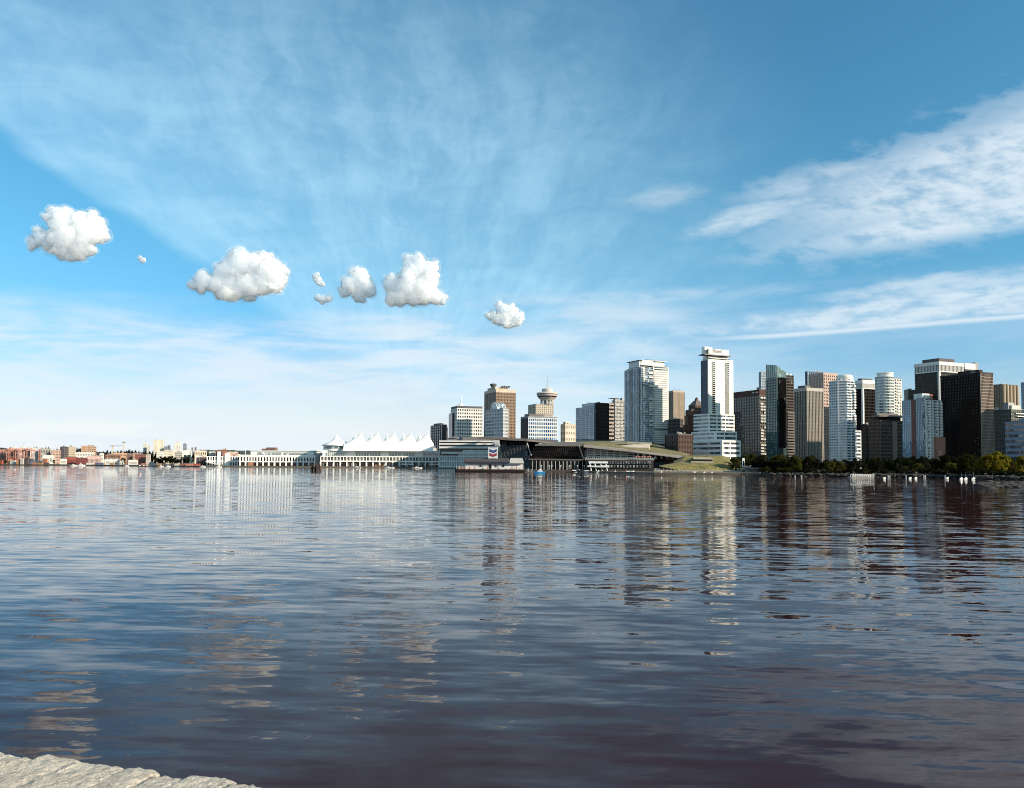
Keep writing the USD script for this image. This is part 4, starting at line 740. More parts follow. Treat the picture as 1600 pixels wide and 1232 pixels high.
for y in (704, 707.5, 711, 714.5): bm.tube([at(915, y - 1.5, 650), at(988 + (y - 704), y + 1.4, 648)], .5, 4)
for px in np.linspace(918, 990, 8): bm.tube([at(px, 699 + (px - 914) * .08, 649), at(px, 717.5, 649)], .4, 4)
pw_('white_beam', bm, WPAINT, kind='stuff'); pw_('east_back', wall([(994, 706.4, 690), (1068, 713.4, 690), (1072, 722, 690), (994, 722, 690)]), GBRN); sc = MB()
for k, px in enumerate((996, 1004, 1006, 1014, 1023, 1032, 1041, 1049, 1057, 1064)): sc.tube([at(px, 704.4 + (px - 990) * .125, 640), at(px + 2.2, 717, 642)], .8, 6)
pw_('slanted_column', sc, W((.62, .60, .56)), kind='stuff'); pw_('terrace', slab([(914, 717.6, 630), (1022, 718.4, 624), (1022, 716.2, 700), (914, 716.5, 700)], 1.0), W((.30, .27, .24))); pw_('sea_wall', wall([(917, 718.6, 628), (1021, 719.4, 622), (1021, 738, 622), (917, 737, 628)], 3), W((.055, .045, .042)))
wn, rl = MB(), MB()
for r_, (y0, y1) in enumerate(((720.6, 724.8), (727, 731))):
    for k in range(20 if r_ else 24):
        px = 919 + k * (100 / (20 if r_ else 24)); p = at(px, y0, 627.2 - 6 * (px - 917) / 104); p2 = at(px + 2.6, y1, 627.2 - 6 * (px - 917) / 104)
        wn.box(p[0], p2[0], p[1] - .25, p[1] + .4, p2[2], p[2])
pw_('sea_wall_window', wn, G((.05, .05, .05), ior=1.7, share=.3), kind='stuff'); rl.tube([at(914, 716.3, 628), at(1022, 717.0, 621)], .12, 4)
for px in np.linspace(914, 1022, 37): p = at(px, 717, 627.5 - 6.5 * (px - 914) / 108); rl.tube([p, p + [0, 0, 1.2]], .08, 4)
pw_('terrace_rail', rl, WPAINT, kind='stuff'); pw_('white_stair', slab([(918, 728.5, 619), (952, 729, 616), (952, 727.5, 624), (918, 727, 625)], .8).mesh(trimesh.Trimesh(*slab([(920, 722.5, 620), (950, 722.8, 618), (950, 721.5, 625), (920, 721.2, 626)], .8).get(), process=False)), WPAINT, kind='stuff')
st = MB()
for px in (921, 929, 938, 946): st.tube([at(px, 722.6, 620), at(px + 3, 737, 619)], .35, 5)
pw_('stair_post', st, WPAINT, kind='stuff')
# orange sunshades on the terrace
rr = random.Random(4)
for k, px in enumerate((994, 998.5, 1003, 1007.5, 1012, 1016)):
    U_ = thing('sunshade', 'orange-red sunshades crowded on the convention hall terrace', 'sunshade', at(px, 718.0, 624), 0, 'orange sunshades on the terrace'); r_ = rr.uniform(1.1, 1.5)
    part(U_, 'canopy', MB().lathe([(r_, 1.9), (r_ * .6, 2.3), (.05, 2.6)], n=8), Pm((.55, .16, .08), .7)); part(U_, 'pole', MB().tube([(0, 0, -.4), (0, 0, 2)], .08, 5), WPAINT)

# park mound, its paths, pavilion and quay
def mound(name, outline, crest, mat, seed, amp=.5):
    pass
T = thing('seawall_quay', 'pale stone quay with stepped edge below the grassy mound', 'quay', (0, 0, 0)); pw_ = lambda nm, m_, mat, **k: part(T, nm, m_, mat, world=True, **k)
pw_('lower_step', slab([(1020, 739.0, 566), (1192, 740.6, 556), (1192, 736, 610), (1020, 735, 620)], 3.0), QUAY); pw_('upper_step', slab([(1022, 734.5, 586), (1160, 737.2, 577), (1164, 734, 604), (1022, 732, 618)], 2.2), QUAY); ps = MB()
for px in np.linspace(1024, 1164, 24): p = at(px, 735.5, 584 - (px - 1024) * .05); ps.tube([p, p + [0, 0, 1.5]], .12, 4)
pw_('light_post', ps, W((.55, .5, .42)), kind='stuff')
def mound(name, pts_front, crest, D0_, D1_, mat):
    """grass bank rising from a foot line (columns, rows at D0) to a crest line (rows at D1), falling behind"""
    xs_ = np.linspace(pts_front[0][0], pts_front[-1][0], 60); V = []
    for j, t in enumerate(np.linspace(0, 1.6, 15)):
        for px in xs_:
            yf = np.interp(px, *zip(*pts_front)); yc = np.interp(px, *zip(*crest)); a_, c_ = at(px, yf, D0_), at(px, yc, D1_)
            s_ = min(t, 1); z = a_[2] + (c_[2] - a_[2]) * (math.sin(s_ * math.pi / 2)); z -= max(t - 1, 0) * 8; y = D0_ + (D1_ - D0_) * t; x = a_[0] * y / D0_
            V.append([x, y, z + .9 * (meshkit.fbm(np.array([x / 5, y / 5, 0.]), 3, 3) - .5)])
    n = 60; structure(name, (np.array(V), np.array([[j * n + i, j * n + i + 1, (j + 1) * n + i + 1, (j + 1) * n + i] for j in range(14) for i in range(n - 1)])), mat, smooth=True)
mound('grass_bank', [(1030, 729), (1062, 735), (1110, 736.5), (1168, 737.2)], [(1030, 727.5), (1058, 723.5), (1100, 722.8), (1140, 723.6), (1168, 734)], 586, 606, GRASS)
mound('grass_mound', [(1052, 722.5), (1090, 723.4), (1148, 724.5)], [(1052, 721), (1068, 712.6), (1092, 711.6), (1128, 711.8), (1139, 715.5), (1148, 723.5)], 616, 640, GRASS)
T = thing('park_pavilion', 'low pavilion with pale flat roof let into the grassy mound', 'pavilion', at(1098, 721, 612)); pw_ = lambda nm, m_, mat, **k: part(T, nm, m_, mat, world=True, **k)
pw_('roof', slab([(1083, 716.4, 612), (1115, 716.8, 611), (1108, 714.2, 640), (1084, 713.8, 640)], .7), W((.45, .38, .30))); pw_('opening', wall([(1085, 717, 616), (1113, 717.4, 615), (1113, 721.6, 615), (1085, 721.4, 616)]), GBRN); pw_('base_wall', wall([(1080, 720.8, 611), (1116, 721.4, 610), (1116, 724, 610), (1080, 723.6, 611)]), W((.42, .36, .29)))
T = thing('stepped_path', 'beige stepped path slanting across the grassy mound', 'path', (0, 0, 0)); pt = MB(); T.base = np.zeros(3)
for k in range(16): a_ = at(1036 + 1.9 * k, 729.3 - .62 * k, 600 + .6 * k); pt.box(a_[0] - .5, a_[0] + .6, a_[1] - 3, a_[1] + 3, a_[2] - 1.2, a_[2] + .25)
part(T, 'step', pt, W((.16, .13, .09)), kind='stuff'); part(T, 'landing', slab([(1060, 723.4, 611), (1150, 725.2, 609), (1176, 728.6, 606), (1176, 727.6, 613), (1146, 724.2, 617), (1060, 722.6, 618)], .8), W((.46, .39, .31)), world=True)
T = thing('marker_pillar', 'slim white pillar with dark slot standing among the shore trees', 'pillar', at(1161.5, 727, 598) * [1, 1, 0] + [0, 0, GZ]); z = at(1161, 716, 598)[2] - GZ
part(T, 'shaft', MB().box(-.85, .85, -.6, .6, 0, z), WPAINT); part(T, 'slot', MB().box(-.4, .4, -.7, -.5, z * .45, z * .8), GDARK)
T = thing('quay_pavilion', 'grey flat-roofed pavilion with white end pillar at the quay end', 'pavilion', at(1175, 741, 566) * [1, 1, 0] + [0, 0, GZ]); pw_ = lambda nm, m_, mat, **k: part(T, nm, m_, mat, world=True, **k)
pw_('roof', slab([(1160, 730.2, 568), (1187, 731.6, 563), (1188, 729.6, 590), (1164, 728.8, 592)], 1.0), W((.20, .18, .17))); pw_('front_wall', wall([(1164, 733, 572), (1174, 733.4, 570), (1174, 740.6, 569), (1164, 740, 572)]), W((.33, .32, .32))); pw_('opening', wall([(1174, 733.4, 572), (1187, 734, 570), (1187, 740.4, 570), (1174, 740, 572)]), GBRN); p = at(1188.5, 740, 561); z0_, z1_ = p[2], at(1188.5, 732, 561)[2]; pw_('end_pillar', MB().box(p[0] - .8, p[0] + .8, 560.4, 562, z0_ - 1, z1_), WPAINT)

# ------------------------------------------------------------------ fuel barge, boats, piles
T = thing('fuel_barge', 'dark floating fuel dock with white shed, dark blue roof edge and tall chevron sign', 'floating station', shore(766, 738.5) * [1, 1, 0]); D = T.base[1]
X = lambda px: at(px, 725, D)[0] - T.base[0]; Z = lambda y, px=766: at(px, y, D)[2]
part(T, 'hull', MB().prism([(X(711), 0), (X(714), -1.2), (X(819), -1.2), (X(822), 1), (X(822), 14), (X(711), 14)], -.6, Z(733.6)), W((.032, .020, .019))); part(T, 'fender', MB().box(X(712), X(821), -1.5, -1.22, .5, .95), W((.02, .016, .016)))
SW_ = W((.66, .64, .62)); SHED = part(T, 'shed_wall', MB().box(X(727), X(763), 3, 12, Z(733.6), Z(722)).box(X(768), X(817), 3.05, 12, Z(733.6), Z(722)), SW_); part(T, 'doorway', MB().box(X(763), X(768), 4.2, 12, Z(733.6), Z(722)), GDARK)
ov = Z(723.6), Z(721.6)
fasc = MB().hexa([[X(724), 1, Z(724.4)], [X(797), 1, Z(724.6)], [X(797), 13.4, Z(724.6)], [X(724), 13.4, Z(724.4)]], [[X(724), 1, Z(721.8)], [X(797), 1, Z(722)], [X(797), 13.4, Z(722)], [X(724), 13.4, Z(721.8)]]); part(T, 'roof_edge', fasc, Pm((.022, .026, .05), .35))
gab = lambda x0, x1, y0, y1, ze, zr: MB().add([[x0, y0, ze], [x1, y0, ze], [x1, y1, ze], [x0, y1, ze], [x0 + 1.2, (y0 + y1) / 2, zr], [x1 - 1.2, (y0 + y1) / 2, zr]], [[0, 1, 5], [0, 5, 4], [1, 2, 5], [2, 3, 4], [2, 4, 5], [3, 0, 4], [0, 3, 2], [0, 2, 1]])
part(T, 'dark_roof', gab(X(723.5), X(797), .8, 13.6, Z(721.9), Z(716.2)), W((.085, .075, .075), .6)); part(T, 'pale_roof', gab(X(795), X(819), .6, 13.7, Z(724), Z(716.0)), W((.46, .43, .40), .5))
wn = MB()
for a0, a1 in ((750, 752.4), (773, 776), (784, 788), (748, 749)): wn.box(X(a0), X(a1), 2.85, 3.2, Z(730), Z(726))
part(SHED, 'window', wn, GDARK, kind='stuff'); part(SHED, 'door', MB().box(X(778), X(781), 2.84, 3.2, Z(733.4), Z(725.8)).box(X(754), X(756.5), 2.84, 3.2, Z(733.4), Z(725.8)), W((.5, .49, .48)), kind='stuff')
po = MB(); rr = random.Random(5)
for px in (713, 718, 722, 731, 804, 812, 818): po.tube([(X(px), -.6, Z(734)), (X(px), -.6, Z(726 + rr.random() * 3))], .16, 5)
for px in np.arange(714, 820, 2.6): po.tube([(X(px), -.9, Z(733.8)), (X(px), -.9, Z(731.6))], .06, 4)
po.tube([(X(713), -.9, Z(731.7)), (X(820), -.9, Z(731.8))], .06, 4); part(T, 'railing', po, LGREY, kind='stuff'); pu = MB()
for px in (733, 741, 761, 799, 806): pu.box(X(px), X(px + 1.6), .2, 1, Z(733.6), Z(729))
part(T, 'fuel_pump', pu, W((.42, .16, .12)), kind='stuff'); part(T, 'deck_box', MB().box(X(716), X(720), 2, 5, Z(733.6), Z(729)).box(X(723), X(726), 2, 5, Z(733.6), Z(730)), W((.30, .15, .09)), kind='stuff')
# sign: white board with two folded bands, blue above red
x0, x1, zt, zb_ = X(762.3), X(777.8), Z(698.4), Z(716.5); cxm, hw = (x0 + x1) / 2, (x1 - x0) * .385
BOARD = part(T, 'sign_board', MB().box(x0, x1, 5, 5.8, zb_, zt), Pm((.55, .56, .57), .4)); part(T, 'sign_post', MB().tube([(x0 + 1, 5.4, Z(733)), (x0 + 1, 5.4, zb_)], .25, 6).tube([(x1 - 1, 5.4, Z(733)), (x1 - 1, 5.4, zb_)], .25, 6), STEEL, kind='stuff')
def chev(z, hh, dip): return MB().hexa([[cxm - hw, 4.94, z], [cxm, 4.94, z - dip], [cxm, 5.1, z - dip], [cxm - hw, 5.1, z]], [[cxm - hw, 4.94, z + hh], [cxm, 4.94, z + hh - dip], [cxm, 5.1, z + hh - dip], [cxm - hw, 5.1, z + hh]]).hexa([[cxm, 4.94, z - dip], [cxm + hw, 4.94, z], [cxm + hw, 5.1, z], [cxm, 5.1, z - dip]], [[cxm, 4.94, z + hh - dip], [cxm + hw, 4.94, z + hh], [cxm + hw, 5.1, z + hh], [cxm, 5.1, z + hh - dip]])
H_ = zt - zb_; part(BOARD, 'blue_chevron', chev(zb_ + H_ * .58, H_ * .24, H_ * .13), Pm((.028, .05, .17), .4)); part(BOARD, 'red_chevron', chev(zb_ + H_ * .24, H_ * .24, H_ * .13), Pm((.24, .03, .04), .4)); part(BOARD, 'sign_title', MB().box(cxm - hw * .9, cxm + hw * .9, 4.93, 5.05, zt - H_ * .10, zt - H_ * .055), Pm((.04, .07, .2), .4))
T2 = thing('mooring_dock', 'small floating dock with grey posts beside the blue boat', 'dock', shore(826, 738.8) * [1, 1, 0]); D = T2.base[1]; k_ = D / FPX
part(T2, 'float', MB().box(-9 * k_, 8 * k_, 0, 4, -.3, .6), W((.12, .10, .09))); po = MB()
for i, dx in enumerate((-7, -4, -1, 2, 5)): po.tube([(dx * k_, 1 + i % 2, -.5), (dx * k_, 1 + i % 2, 2.2 + .6 * (i % 3))], .22, 6)
part(T2, 'post', po, LGREY, kind='stuff'); part(T2, 'locker', MB().box(-3 * k_, 0, 1.5, 3, .6, 2.2), W((.3, .27, .25)))

def hull(L, B, Hh, sheer=.35, n=12):
    """a boat's hull along +x, bow at +x: rings of (keel, chine, gunwale)"""
    V, Fq = [], []
    for i in range(n + 1):
        t = i / n; x = -L / 2 + L * t; b_ = B / 2 * (1 - max(0, (t - .45) / .55) ** 2.2) * (.88 + .12 * min(1, t * 4)); zs = Hh + sheer * max(0, t - .3) ** 2 * 2; kz = -.25 + .5 * max(0, t - .8) * Hh * 2
        V += [[x, -b_, zs], [x, -b_ * .8, .15], [x, 0, kz], [x, b_ * .8, .15], [x, b_, zs]]
    for i in range(n):
        for k in range(4): a_ = i * 5 + k; Fq += [[a_, a_ + 1, a_ + 6], [a_, a_ + 6, a_ + 5]]
        a_ = i * 5; Fq += [[a_ + 4, a_, a_ + 5], [a_ + 4, a_ + 5, a_ + 9]]
    Fq += [[0, 4, 3], [0, 3, 2], [0, 2, 1]]
    return np.array(V), np.array(Fq)
def boat(name, label, px, py, Lpx, mat, cabin=WPAINT, rot=0.0, cat='boat', group=None, hk=.09, kind='cabin'):
    p = shore(px, py); L = Lpx * p[1] / FPX; T = thing(name, label, cat, (p[0], p[1], 0), rot, group); B, Hh = L * .3, max(.7, L * hk)
    part(T, 'hull', hull(L, B, Hh), mat)
    if kind == 'cabin':
        CB = part(T, 'cabin', MB().hexa([[-L * .25, -B * .32, Hh], [L * .22, -B * .3, Hh], [L * .22, B * .3, Hh], [-L * .25, B * .32, Hh]], [[-L * .22, -B * .28, Hh * 2.1], [L * .08, -B * .25, Hh * 2.1], [L * .08, B * .25, Hh * 2.1], [-L * .22, B * .28, Hh * 2.1]]), cabin); part(CB, 'window', MB().box(-L * .2, L * .1, -B * .325, B * .325, Hh * 1.35, Hh * 1.75), GDARK)
        part(T, 'wheelhouse', MB().box(-L * .15, 0, -B * .22, B * .22, Hh * 2.1, Hh * 2.7), cabin); part(T, 'mast', MB().tube([(-L * .1, 0, Hh * 2.7), (-L * .1, 0, Hh * 4.2)], .07, 4), STEEL)
    elif kind == 'sail':
        part(T, 'cabin', MB().hexa([[-L * .15, -B * .25, Hh], [L * .2, -B * .2, Hh], [L * .2, B * .2, Hh], [-L * .15, B * .25, Hh]], [[-L * .13, -B * .2, Hh * 1.6], [L * .12, -B * .16, Hh * 1.6], [L * .12, B * .16, Hh * 1.6], [-L * .13, B * .2, Hh * 1.6]]), cabin); part(T, 'mast', MB().tube([(0, 0, Hh), (0, 0, Hh + L * 1.2)], .1, 4), STEEL)
    return T
boat('motor_boat', 'bright blue motor boat with white cabin beside the fuel dock', 843, 739.6, 17, Pm((.02, .25, .55), .3), rot=math.pi + .15, hk=.14)
WB = Pm((.74, .73, .70), .35)
for px, py, L, lab in ((1086, 741.3, 12, 'white cabin boat left of its twin at the quay foot'), (1101, 741.6, 11, 'white cabin boat moored right of its twin at the quay foot'), (1113, 741.9, 8, 'smallest white boat at the right end of the quay moorings'), (1034, 741.0, 9, 'white boat moored left of the red canoes')): boat('moored_boat', lab, px, py, L, WB, rot=.2)
for k, px in enumerate((1042, 1047.5, 1053, 1059, 1065)): boat('canoe', 'red canoe in the row drawn up at the quay', px, 741.1 + .1 * k, 7, Pm((.50, .075, .05), .45) if k != 2 else Pm((.62, .58, .5), .5), cat='canoe', group='red canoes in a row at the quay' if k != 2 else None, kind='open', hk=.12) if k != 2 else boat('canoe', 'single pale canoe in the middle of the red canoes', px, 741.3, 7, Pm((.62, .58, .5), .5), cat='canoe', kind='open', hk=.12)
def seaplane(label, px, py, Lpx, rot):
    p = shore(px, py); L = Lpx * p[1] / FPX; T = thing('seaplane', label, 'seaplane', (p[0], p[1], 0), rot); s_ = L / 10
    FUS = part(T, 'fuselage', MB().tube([(-5 * s_, 0, 1.9 * s_), (-3 * s_, 0, 1.8 * s_), (0, 0, 1.7 * s_), (3 * s_, 0, 1.7 * s_), (4.4 * s_, 0, 1.7 * s_)], [.15 * s_, .4 * s_, .75 * s_, .7 * s_, .3 * s_], 10), WPAINT); part(T, 'wing', MB().box(.2 * s_, 1.7 * s_, -6 * s_, 6 * s_, 2.5 * s_, 2.75 * s_), WPAINT); part(T, 'tail_fin', MB().hexa([[-5 * s_, -.08, 1.9 * s_], [-3.8 * s_, -.08, 1.9 * s_], [-3.8 * s_, .08, 1.9 * s_], [-5 * s_, .08, 1.9 * s_]], [[-5.1 * s_, -.08, 3.6 * s_], [-4.6 * s_, -.08, 3.6 * s_], [-4.6 * s_, .08, 3.6 * s_], [-5.1 * s_, .08, 3.6 * s_]]), Pm((.5, .1, .08), .4)); part(T, 'tailplane', MB().box(-5 * s_, -4.2 * s_, -1.6 * s_, 1.6 * s_, 2.0 * s_, 2.1 * s_), WPAINT)
    for sy in (-1, 1): part(T, 'float', MB().tube([(-2.5 * s_, sy * 1.2 * s_, .25 * s_), (0, sy * 1.2 * s_, .2 * s_), (3.6 * s_, sy * 1.2 * s_, .4 * s_)], [.12 * s_, .38 * s_, .12 * s_], 8), STEEL)
    stt = MB()
    for sx in (-1, 1.6):
        for sy in (-1, 1): stt.tube([(sx * s_, sy * 1.2 * s_, .3 * s_), (sx * s_ * .8, sy * .5 * s_, 1.5 * s_)], .06 * s_, 4)
    part(T, 'strut', stt, STEEL, kind='stuff'); part(FUS, 'window', MB().box(1.0 * s_, 2.9 * s_, -.76 * s_, .76 * s_, 1.85 * s_, 2.15 * s_), GDARK); part(T, 'propeller', MB().box(4.45 * s_, 4.55 * s_, -.1 * s_, .1 * s_, .7 * s_, 2.7 * s_), BLACK)
seaplane('white seaplane afloat nearest the dark undercroft of the convention hall', 900, 738.3, 14, .5); seaplane('white seaplane moored just left of the white outdoor stair', 917, 738.6, 13, 2.6); seaplane('white seaplane floating below the dark sea wall, rightmost of the seaplanes', 985, 739.9, 15, .3)
boat('float_boat', 'pale launch moored below the white outdoor stair', 936, 739.0, 9, WB, rot=.1); boat('float_boat', 'grey launch moored under the middle of the dark sea wall', 962, 739.5, 8, Pm((.4, .39, .38), .4), rot=.1); boat('workboat', 'small white workboat against the dark lower quay of the sails hall, right end', 700, 732.3, 14, WB, rot=3.0, hk=.07)
boat('tour_boat', 'long white low boat berthed below the left end of the sails', 556, 731.8, 16, WB, rot=3.0, hk=.06); boat('tour_boat', 'long white low boat berthed below the middle of the sails', 608, 732.0, 16, WB, rot=0.1, hk=.06); boat('tour_boat', 'long white low boat berthed below the fourth sail', 652, 732.2, 15, WB, rot=0.1, hk=.06)

T = thing('pile_cluster', 'cluster of old dark wooden piles standing alone in the water', 'mooring piles', shore(493.5, 737.4) * [1, 1, 0]); D = T.base[1]; k_ = D / FPX; rr = random.Random(2); WOOD = [W((.075, .045, .035), .9), W((.11, .065, .045), .9), W((.05, .034, .03), .9)]
for i in range(15):
    a_ = i * 2.4; r_ = 4.2 * math.sqrt((i + .5) / 15) ; x, y = (a_ * 0 + math.cos(a_) * r_ * 1.9) * k_, math.sin(a_) * r_ * k_ * 1.4; zt = at(493, 725.5 + rr.uniform(-1.5, 3.5), D)[2]
    part(T, 'pile', MB().tube([(x * 1.1, y * 1.1, -1), (x, y, zt * .5), (x * .92, y * .92, zt)], [.42, .38, .34], 7), WOOD[i % 3])
part(T, 'cable_band', MB().lathe([(4.3 * k_ * 1.55, 3.0), (4.5 * k_ * 1.55, 3.2), (4.3 * k_ * 1.55, 3.4)], n=20), W((.05, .035, .03)))
for px, py in ((219, 741.5),):
    p = shore(px, py); T = thing('buoy', 'small pinkish mooring buoy afloat alone on the open water at left', 'buoy', (p[0], p[1], 0)); part(T, 'float', MB().lathe([(.1, -.3), (.55, 0), (.6, .35), (.35, .65), (.08, .75)], n=14), Pm((.7, .32, .26), .5), smooth=50); part(T, 'ring', MB().lathe([(.1, .75), (.1, 1.0)], n=8), STEEL)
T = thing('flagpole', 'tall thin white flagpole before the arched terminal', 'flagpole', at(383.5, 728, 1000) * [1, 1, 0] + [0, 0, GZ]); z = at(383.5, 699.5, 1000)[2] - GZ; part(T, 'pole', MB().tube([(0, 0, 0), (0, 0, z)], [.55, .3], 6), WPAINT); part(T, 'finial', MB().lathe([(.05, z), (.5, z + .3), (.05, z + .9)], n=8), WPAINT)

# right-hand shore: white pile pairs, pergola dock, rock shoal
def pair(px, label, two=True):
    p = shore(px, 748.0); p[2] = 0; T = thing('dock_post', label, 'posts', p); k_ = p[1] / FPX
    for dx in ((-1.2, 1.6) if two else (0,)): part(T, 'post', MB().tube([(dx * k_, 0, -.5), (dx * k_, 0, 1.8)], [.28, .26], 8), W((.52, .49, .46)))
    if two: part(T, 'cross_piece', MB().box(-1.2 * k_, 1.6 * k_, -.1, .1, 1.1, 1.3), W((.3, .27, .25)))
for px, la in ((1388.5, 'pair of white posts leftmost along the dark right shore'), (1444.5, 'pair of white posts midway along the dark right shore')): pair(px, la)
pair(1415.5, 'single white post between two post pairs on the right shore', False); pair(1242, 'single white post under the tall willow', False); pair(1252.5, 'single white post just right of the willow', False); pair(1476.5, 'single white post right of the post pairs', False)
for px, L, la in ((1382, 4.5, 'little white dinghy left of the post pairs'), (1422, 5, 'little grey dinghy between the post pairs'), (1431, 5, 'low pale dinghy beside the middle post pair'), (1480, 6, 'small white skiff at the single right post')): boat('dinghy', la, px, 748.3, L, WB, rot=.3, cat='dinghy', kind='open', hk=.16)
for px, L, la in ((1502, 7, 'white sailing dinghy leftmost of the three by the rock shoal'), (1509, 7, 'white sailing dinghy in the middle of the three by the rock shoal'), (1521, 8, 'white sailing dinghy rightmost of the three by the rock shoal')): boat('sailing_dinghy', la, px, 749.6, L, WB, rot=.4, cat='sailing boat', kind='sail', hk=.12)
p = shore(1349, 746.8); p[2] = 0; T = thing('pergola_dock', 'white pergola-like boat dock low on the water before dark trees', 'dock', p); k_ = p[1] / FPX; part(T, 'float', MB().box(-19 * k_, 17 * k_, 0, 5, -.3, .5), W((.3, .27, .24))); po = MB()
for i in range(12): x = (-15 + 2.9 * i) * k_; po.box(x - .12, x + .12, .3, .5, .5, 1.5 + .9 * (i in (0, 11))).box(x - .12, x + .12, 4.2, 4.4, .5, 1.5)
part(T, 'post', po, WPAINT, kind='stuff'); part(T, 'rail', MB().box(-15 * k_, 17 * k_, .25, .55, 1.5, 1.75).box(-15 * k_, 17 * k_, 4.15, 4.45, 1.5, 1.75), WPAINT); part(T, 'bench', MB().box(-8 * k_, 10 * k_, 1.5, 3, .5, 1.0), W((.55, .5, .44)))
ROCK = groundm('rock_look', (.014, .010, .008), (.045, .034, .026), .9); rr = np.random.default_rng(5); ico = trimesh.creation.icosphere(1, 1.0)
def rocks(name, pts, rad, sq=.55):
    b_ = MB()
    for (x, y, z), r_ in zip(pts, rad):
        v = ico.vertices * (1 + .35 * (rr.random((len(ico.vertices), 1)) - .5)) * r_ * [1.25, 1, sq]; a_ = rr.random() * 6.28; c_, s_ = math.cos(a_), math.sin(a_); b_.add(np.c_[v[:, 0] * c_ - v[:, 1] * s_, v[:, 0] * s_ + v[:, 1] * c_, v[:, 2]] + [x, y, z], ico.faces)
    structure(name, b_, ROCK, 'stuff')
pts = []
for k in range(1500):
    t = rr.random() ** .9; px = 1190 + 460 * t; p = shore(px, np.interp(px, [c[0] for c in SH], [c[1] for c in SH])); pts.append([p[0], p[1] + rr.uniform(-3, 3), rr.uniform(-.3, 1.8)])
rocks('shore_rocks', pts, rr.uniform(.35, 1.3, len(pts)))
pts = []
for k in range(750):
    px = 1528 + 110 * rr.random() ** .8; p = shore(px, 757.5 + .012 * (px - 1530) + rr.normal() * 2.0); pts.append([p[0], p[1], rr.uniform(-.35, .25)])
rocks('shoal_rocks', pts, rr.uniform(.3, 1.5, len(pts)), .45)

# ------------------------------------------------------------------ trees
def leafm(name, dark, light, trans):
    g = Nodes(); r_ = g.add('geometry', 'random_per_island'); oi = g.add('object_info', 'random'); c = g.mix(r_, dark, light); c = g.add('hsv', 'color', hue=g.m('multiply_add', oi, .03, .485), saturation=1.0, value=g.m('multiply_add', oi, .5, .75), fac=1.0, color=c)
    d_ = g.add('diffuse_bsdf', 'BSDF', color=c); t_ = g.add('translucent_bsdf', 'BSDF', color=g.mix(1.0, c, trans, 'multiply')); return g.make(name, g.add('mix_closure', 'closure', fac=.3, closure1=d_, closure2=t_))
LEAF = leafm('leaf_look', (.026, .028, .009), (.078, .070, .020), (1.2, 1.2, .6)); LEAFY = leafm('yellow_leaf_look', (.13, .115, .014), (.30, .245, .035), (1.2, 1.1, .4)); LEAFO = leafm('olive_leaf_look', (.045, .042, .012), (.11, .088, .024), (1.2, 1.1, .5)); LEAFD = leafm('dark_leaf_look', (.012, .013, .007), (.032, .030, .013), (1, 1.1, .6)); BARK = Pm((.07, .05, .04), .9)
def tree_proto(name, seed, leaf, shape='round', n=2600):
    """unit tree: 1 m high, crown about 0.8 m across, base at the origin"""
    r = np.random.default_rng(seed); T = proto(name); tk = MB(); tk.tube([(0, 0, 0), (.01, 0, .2), (0, .01, .5), (.01, 0, .85)], [.030, .024, .016, .004], 7); cl = []
    nc = {'round': 30, 'tall': 34, 'cone': 40, 'willow': 30}[shape]
    for k in range(nc):
        u_, t = r.random(), r.random() * 6.283
        if shape == 'cone': z = .12 + .86 * u_; rad = .26 * (1 - u_) ** .9 + .02; s_ = .05 + .08 * (1 - u_)
        elif shape == 'tall': z = .16 + .78 * u_; rad = .26 * math.sqrt(max(0, 1 - (2 * u_ - 1) ** 2)) * (.4 + .6 * r.random()); s_ = .10 + .05 * r.random()
        elif shape == 'willow': z = .15 + .75 * u_; rad = .36 * (1 - .5 * u_) * (.4 + .6 * r.random()); s_ = .11 + .04 * r.random()
        else: z = .24 + .66 * u_; rad = .40 * math.sqrt(max(.02, 1 - (1.9 * u_ - .85) ** 2)) * (.35 + .65 * r.random() ** .6); s_ = .10 + .07 * r.random()
        c = np.array([rad * math.cos(t), rad * math.sin(t), z]); cl.append((c, s_))
        if k % 3 == 0: tk.tube([(0, 0, max(.1, z - .25)), tuple(c * [.5, .5, 1] - [0, 0, .08]), tuple(c)], [.012, .008, .003], 5)
    part(T, 'trunk', tk, BARK); V, Fq = [], []; wts = np.array([s_ ** 2 for _, s_ in cl]); wts /= wts.sum(); idx = r.choice(nc, n, p=wts)
    for i, k in enumerate(idx):
        c, s_ = cl[k]; d_ = r.normal(size=3); d_ /= np.linalg.norm(d_); d_[2] = d_[2] * .8 + .15; p = c + d_ * s_ * (.55 + .5 * r.random()); nr = d_ + r.normal(size=3) * .6; nr /= np.linalg.norm(nr)
        a_ = np.cross(nr, r.normal(size=3)); a_ /= np.linalg.norm(a_); b_ = np.cross(nr, a_); q = .016 + .016 * r.random(); e = 1.0 if shape != 'willow' else .6; b_ = b_ * (1.0 if shape != 'willow' else 1.8)
        V += [p - a_ * q * e - b_ * q * .4, p + a_ * q * e - b_ * q, p + a_ * q * .8 * e + b_ * q * .6, p - a_ * q * .7 * e + b_ * q]; Fq.append([4 * i, 4 * i + 1, 4 * i + 2, 4 * i + 3])
    part(T, 'crown', (np.array(V), np.array(Fq)), leaf); return T.path
TP = {}
for k in range(3): TP[f'd{k}'] = tree_proto(f'dark_tree_{k + 1:03d}', 20 + k, LEAFD); TP[f'g{k}'] = tree_proto(f'green_tree_{k + 1:03d}', 30 + k, LEAF, 'round' if k else 'tall')
for k in range(2): TP[f'o{k}'] = tree_proto(f'olive_tree_{k + 1:03d}', 40 + k, LEAFO); TP[f'y{k}'] = tree_proto(f'yellow_tree_{k + 1:03d}', 50 + k, LEAFY, n=3600)
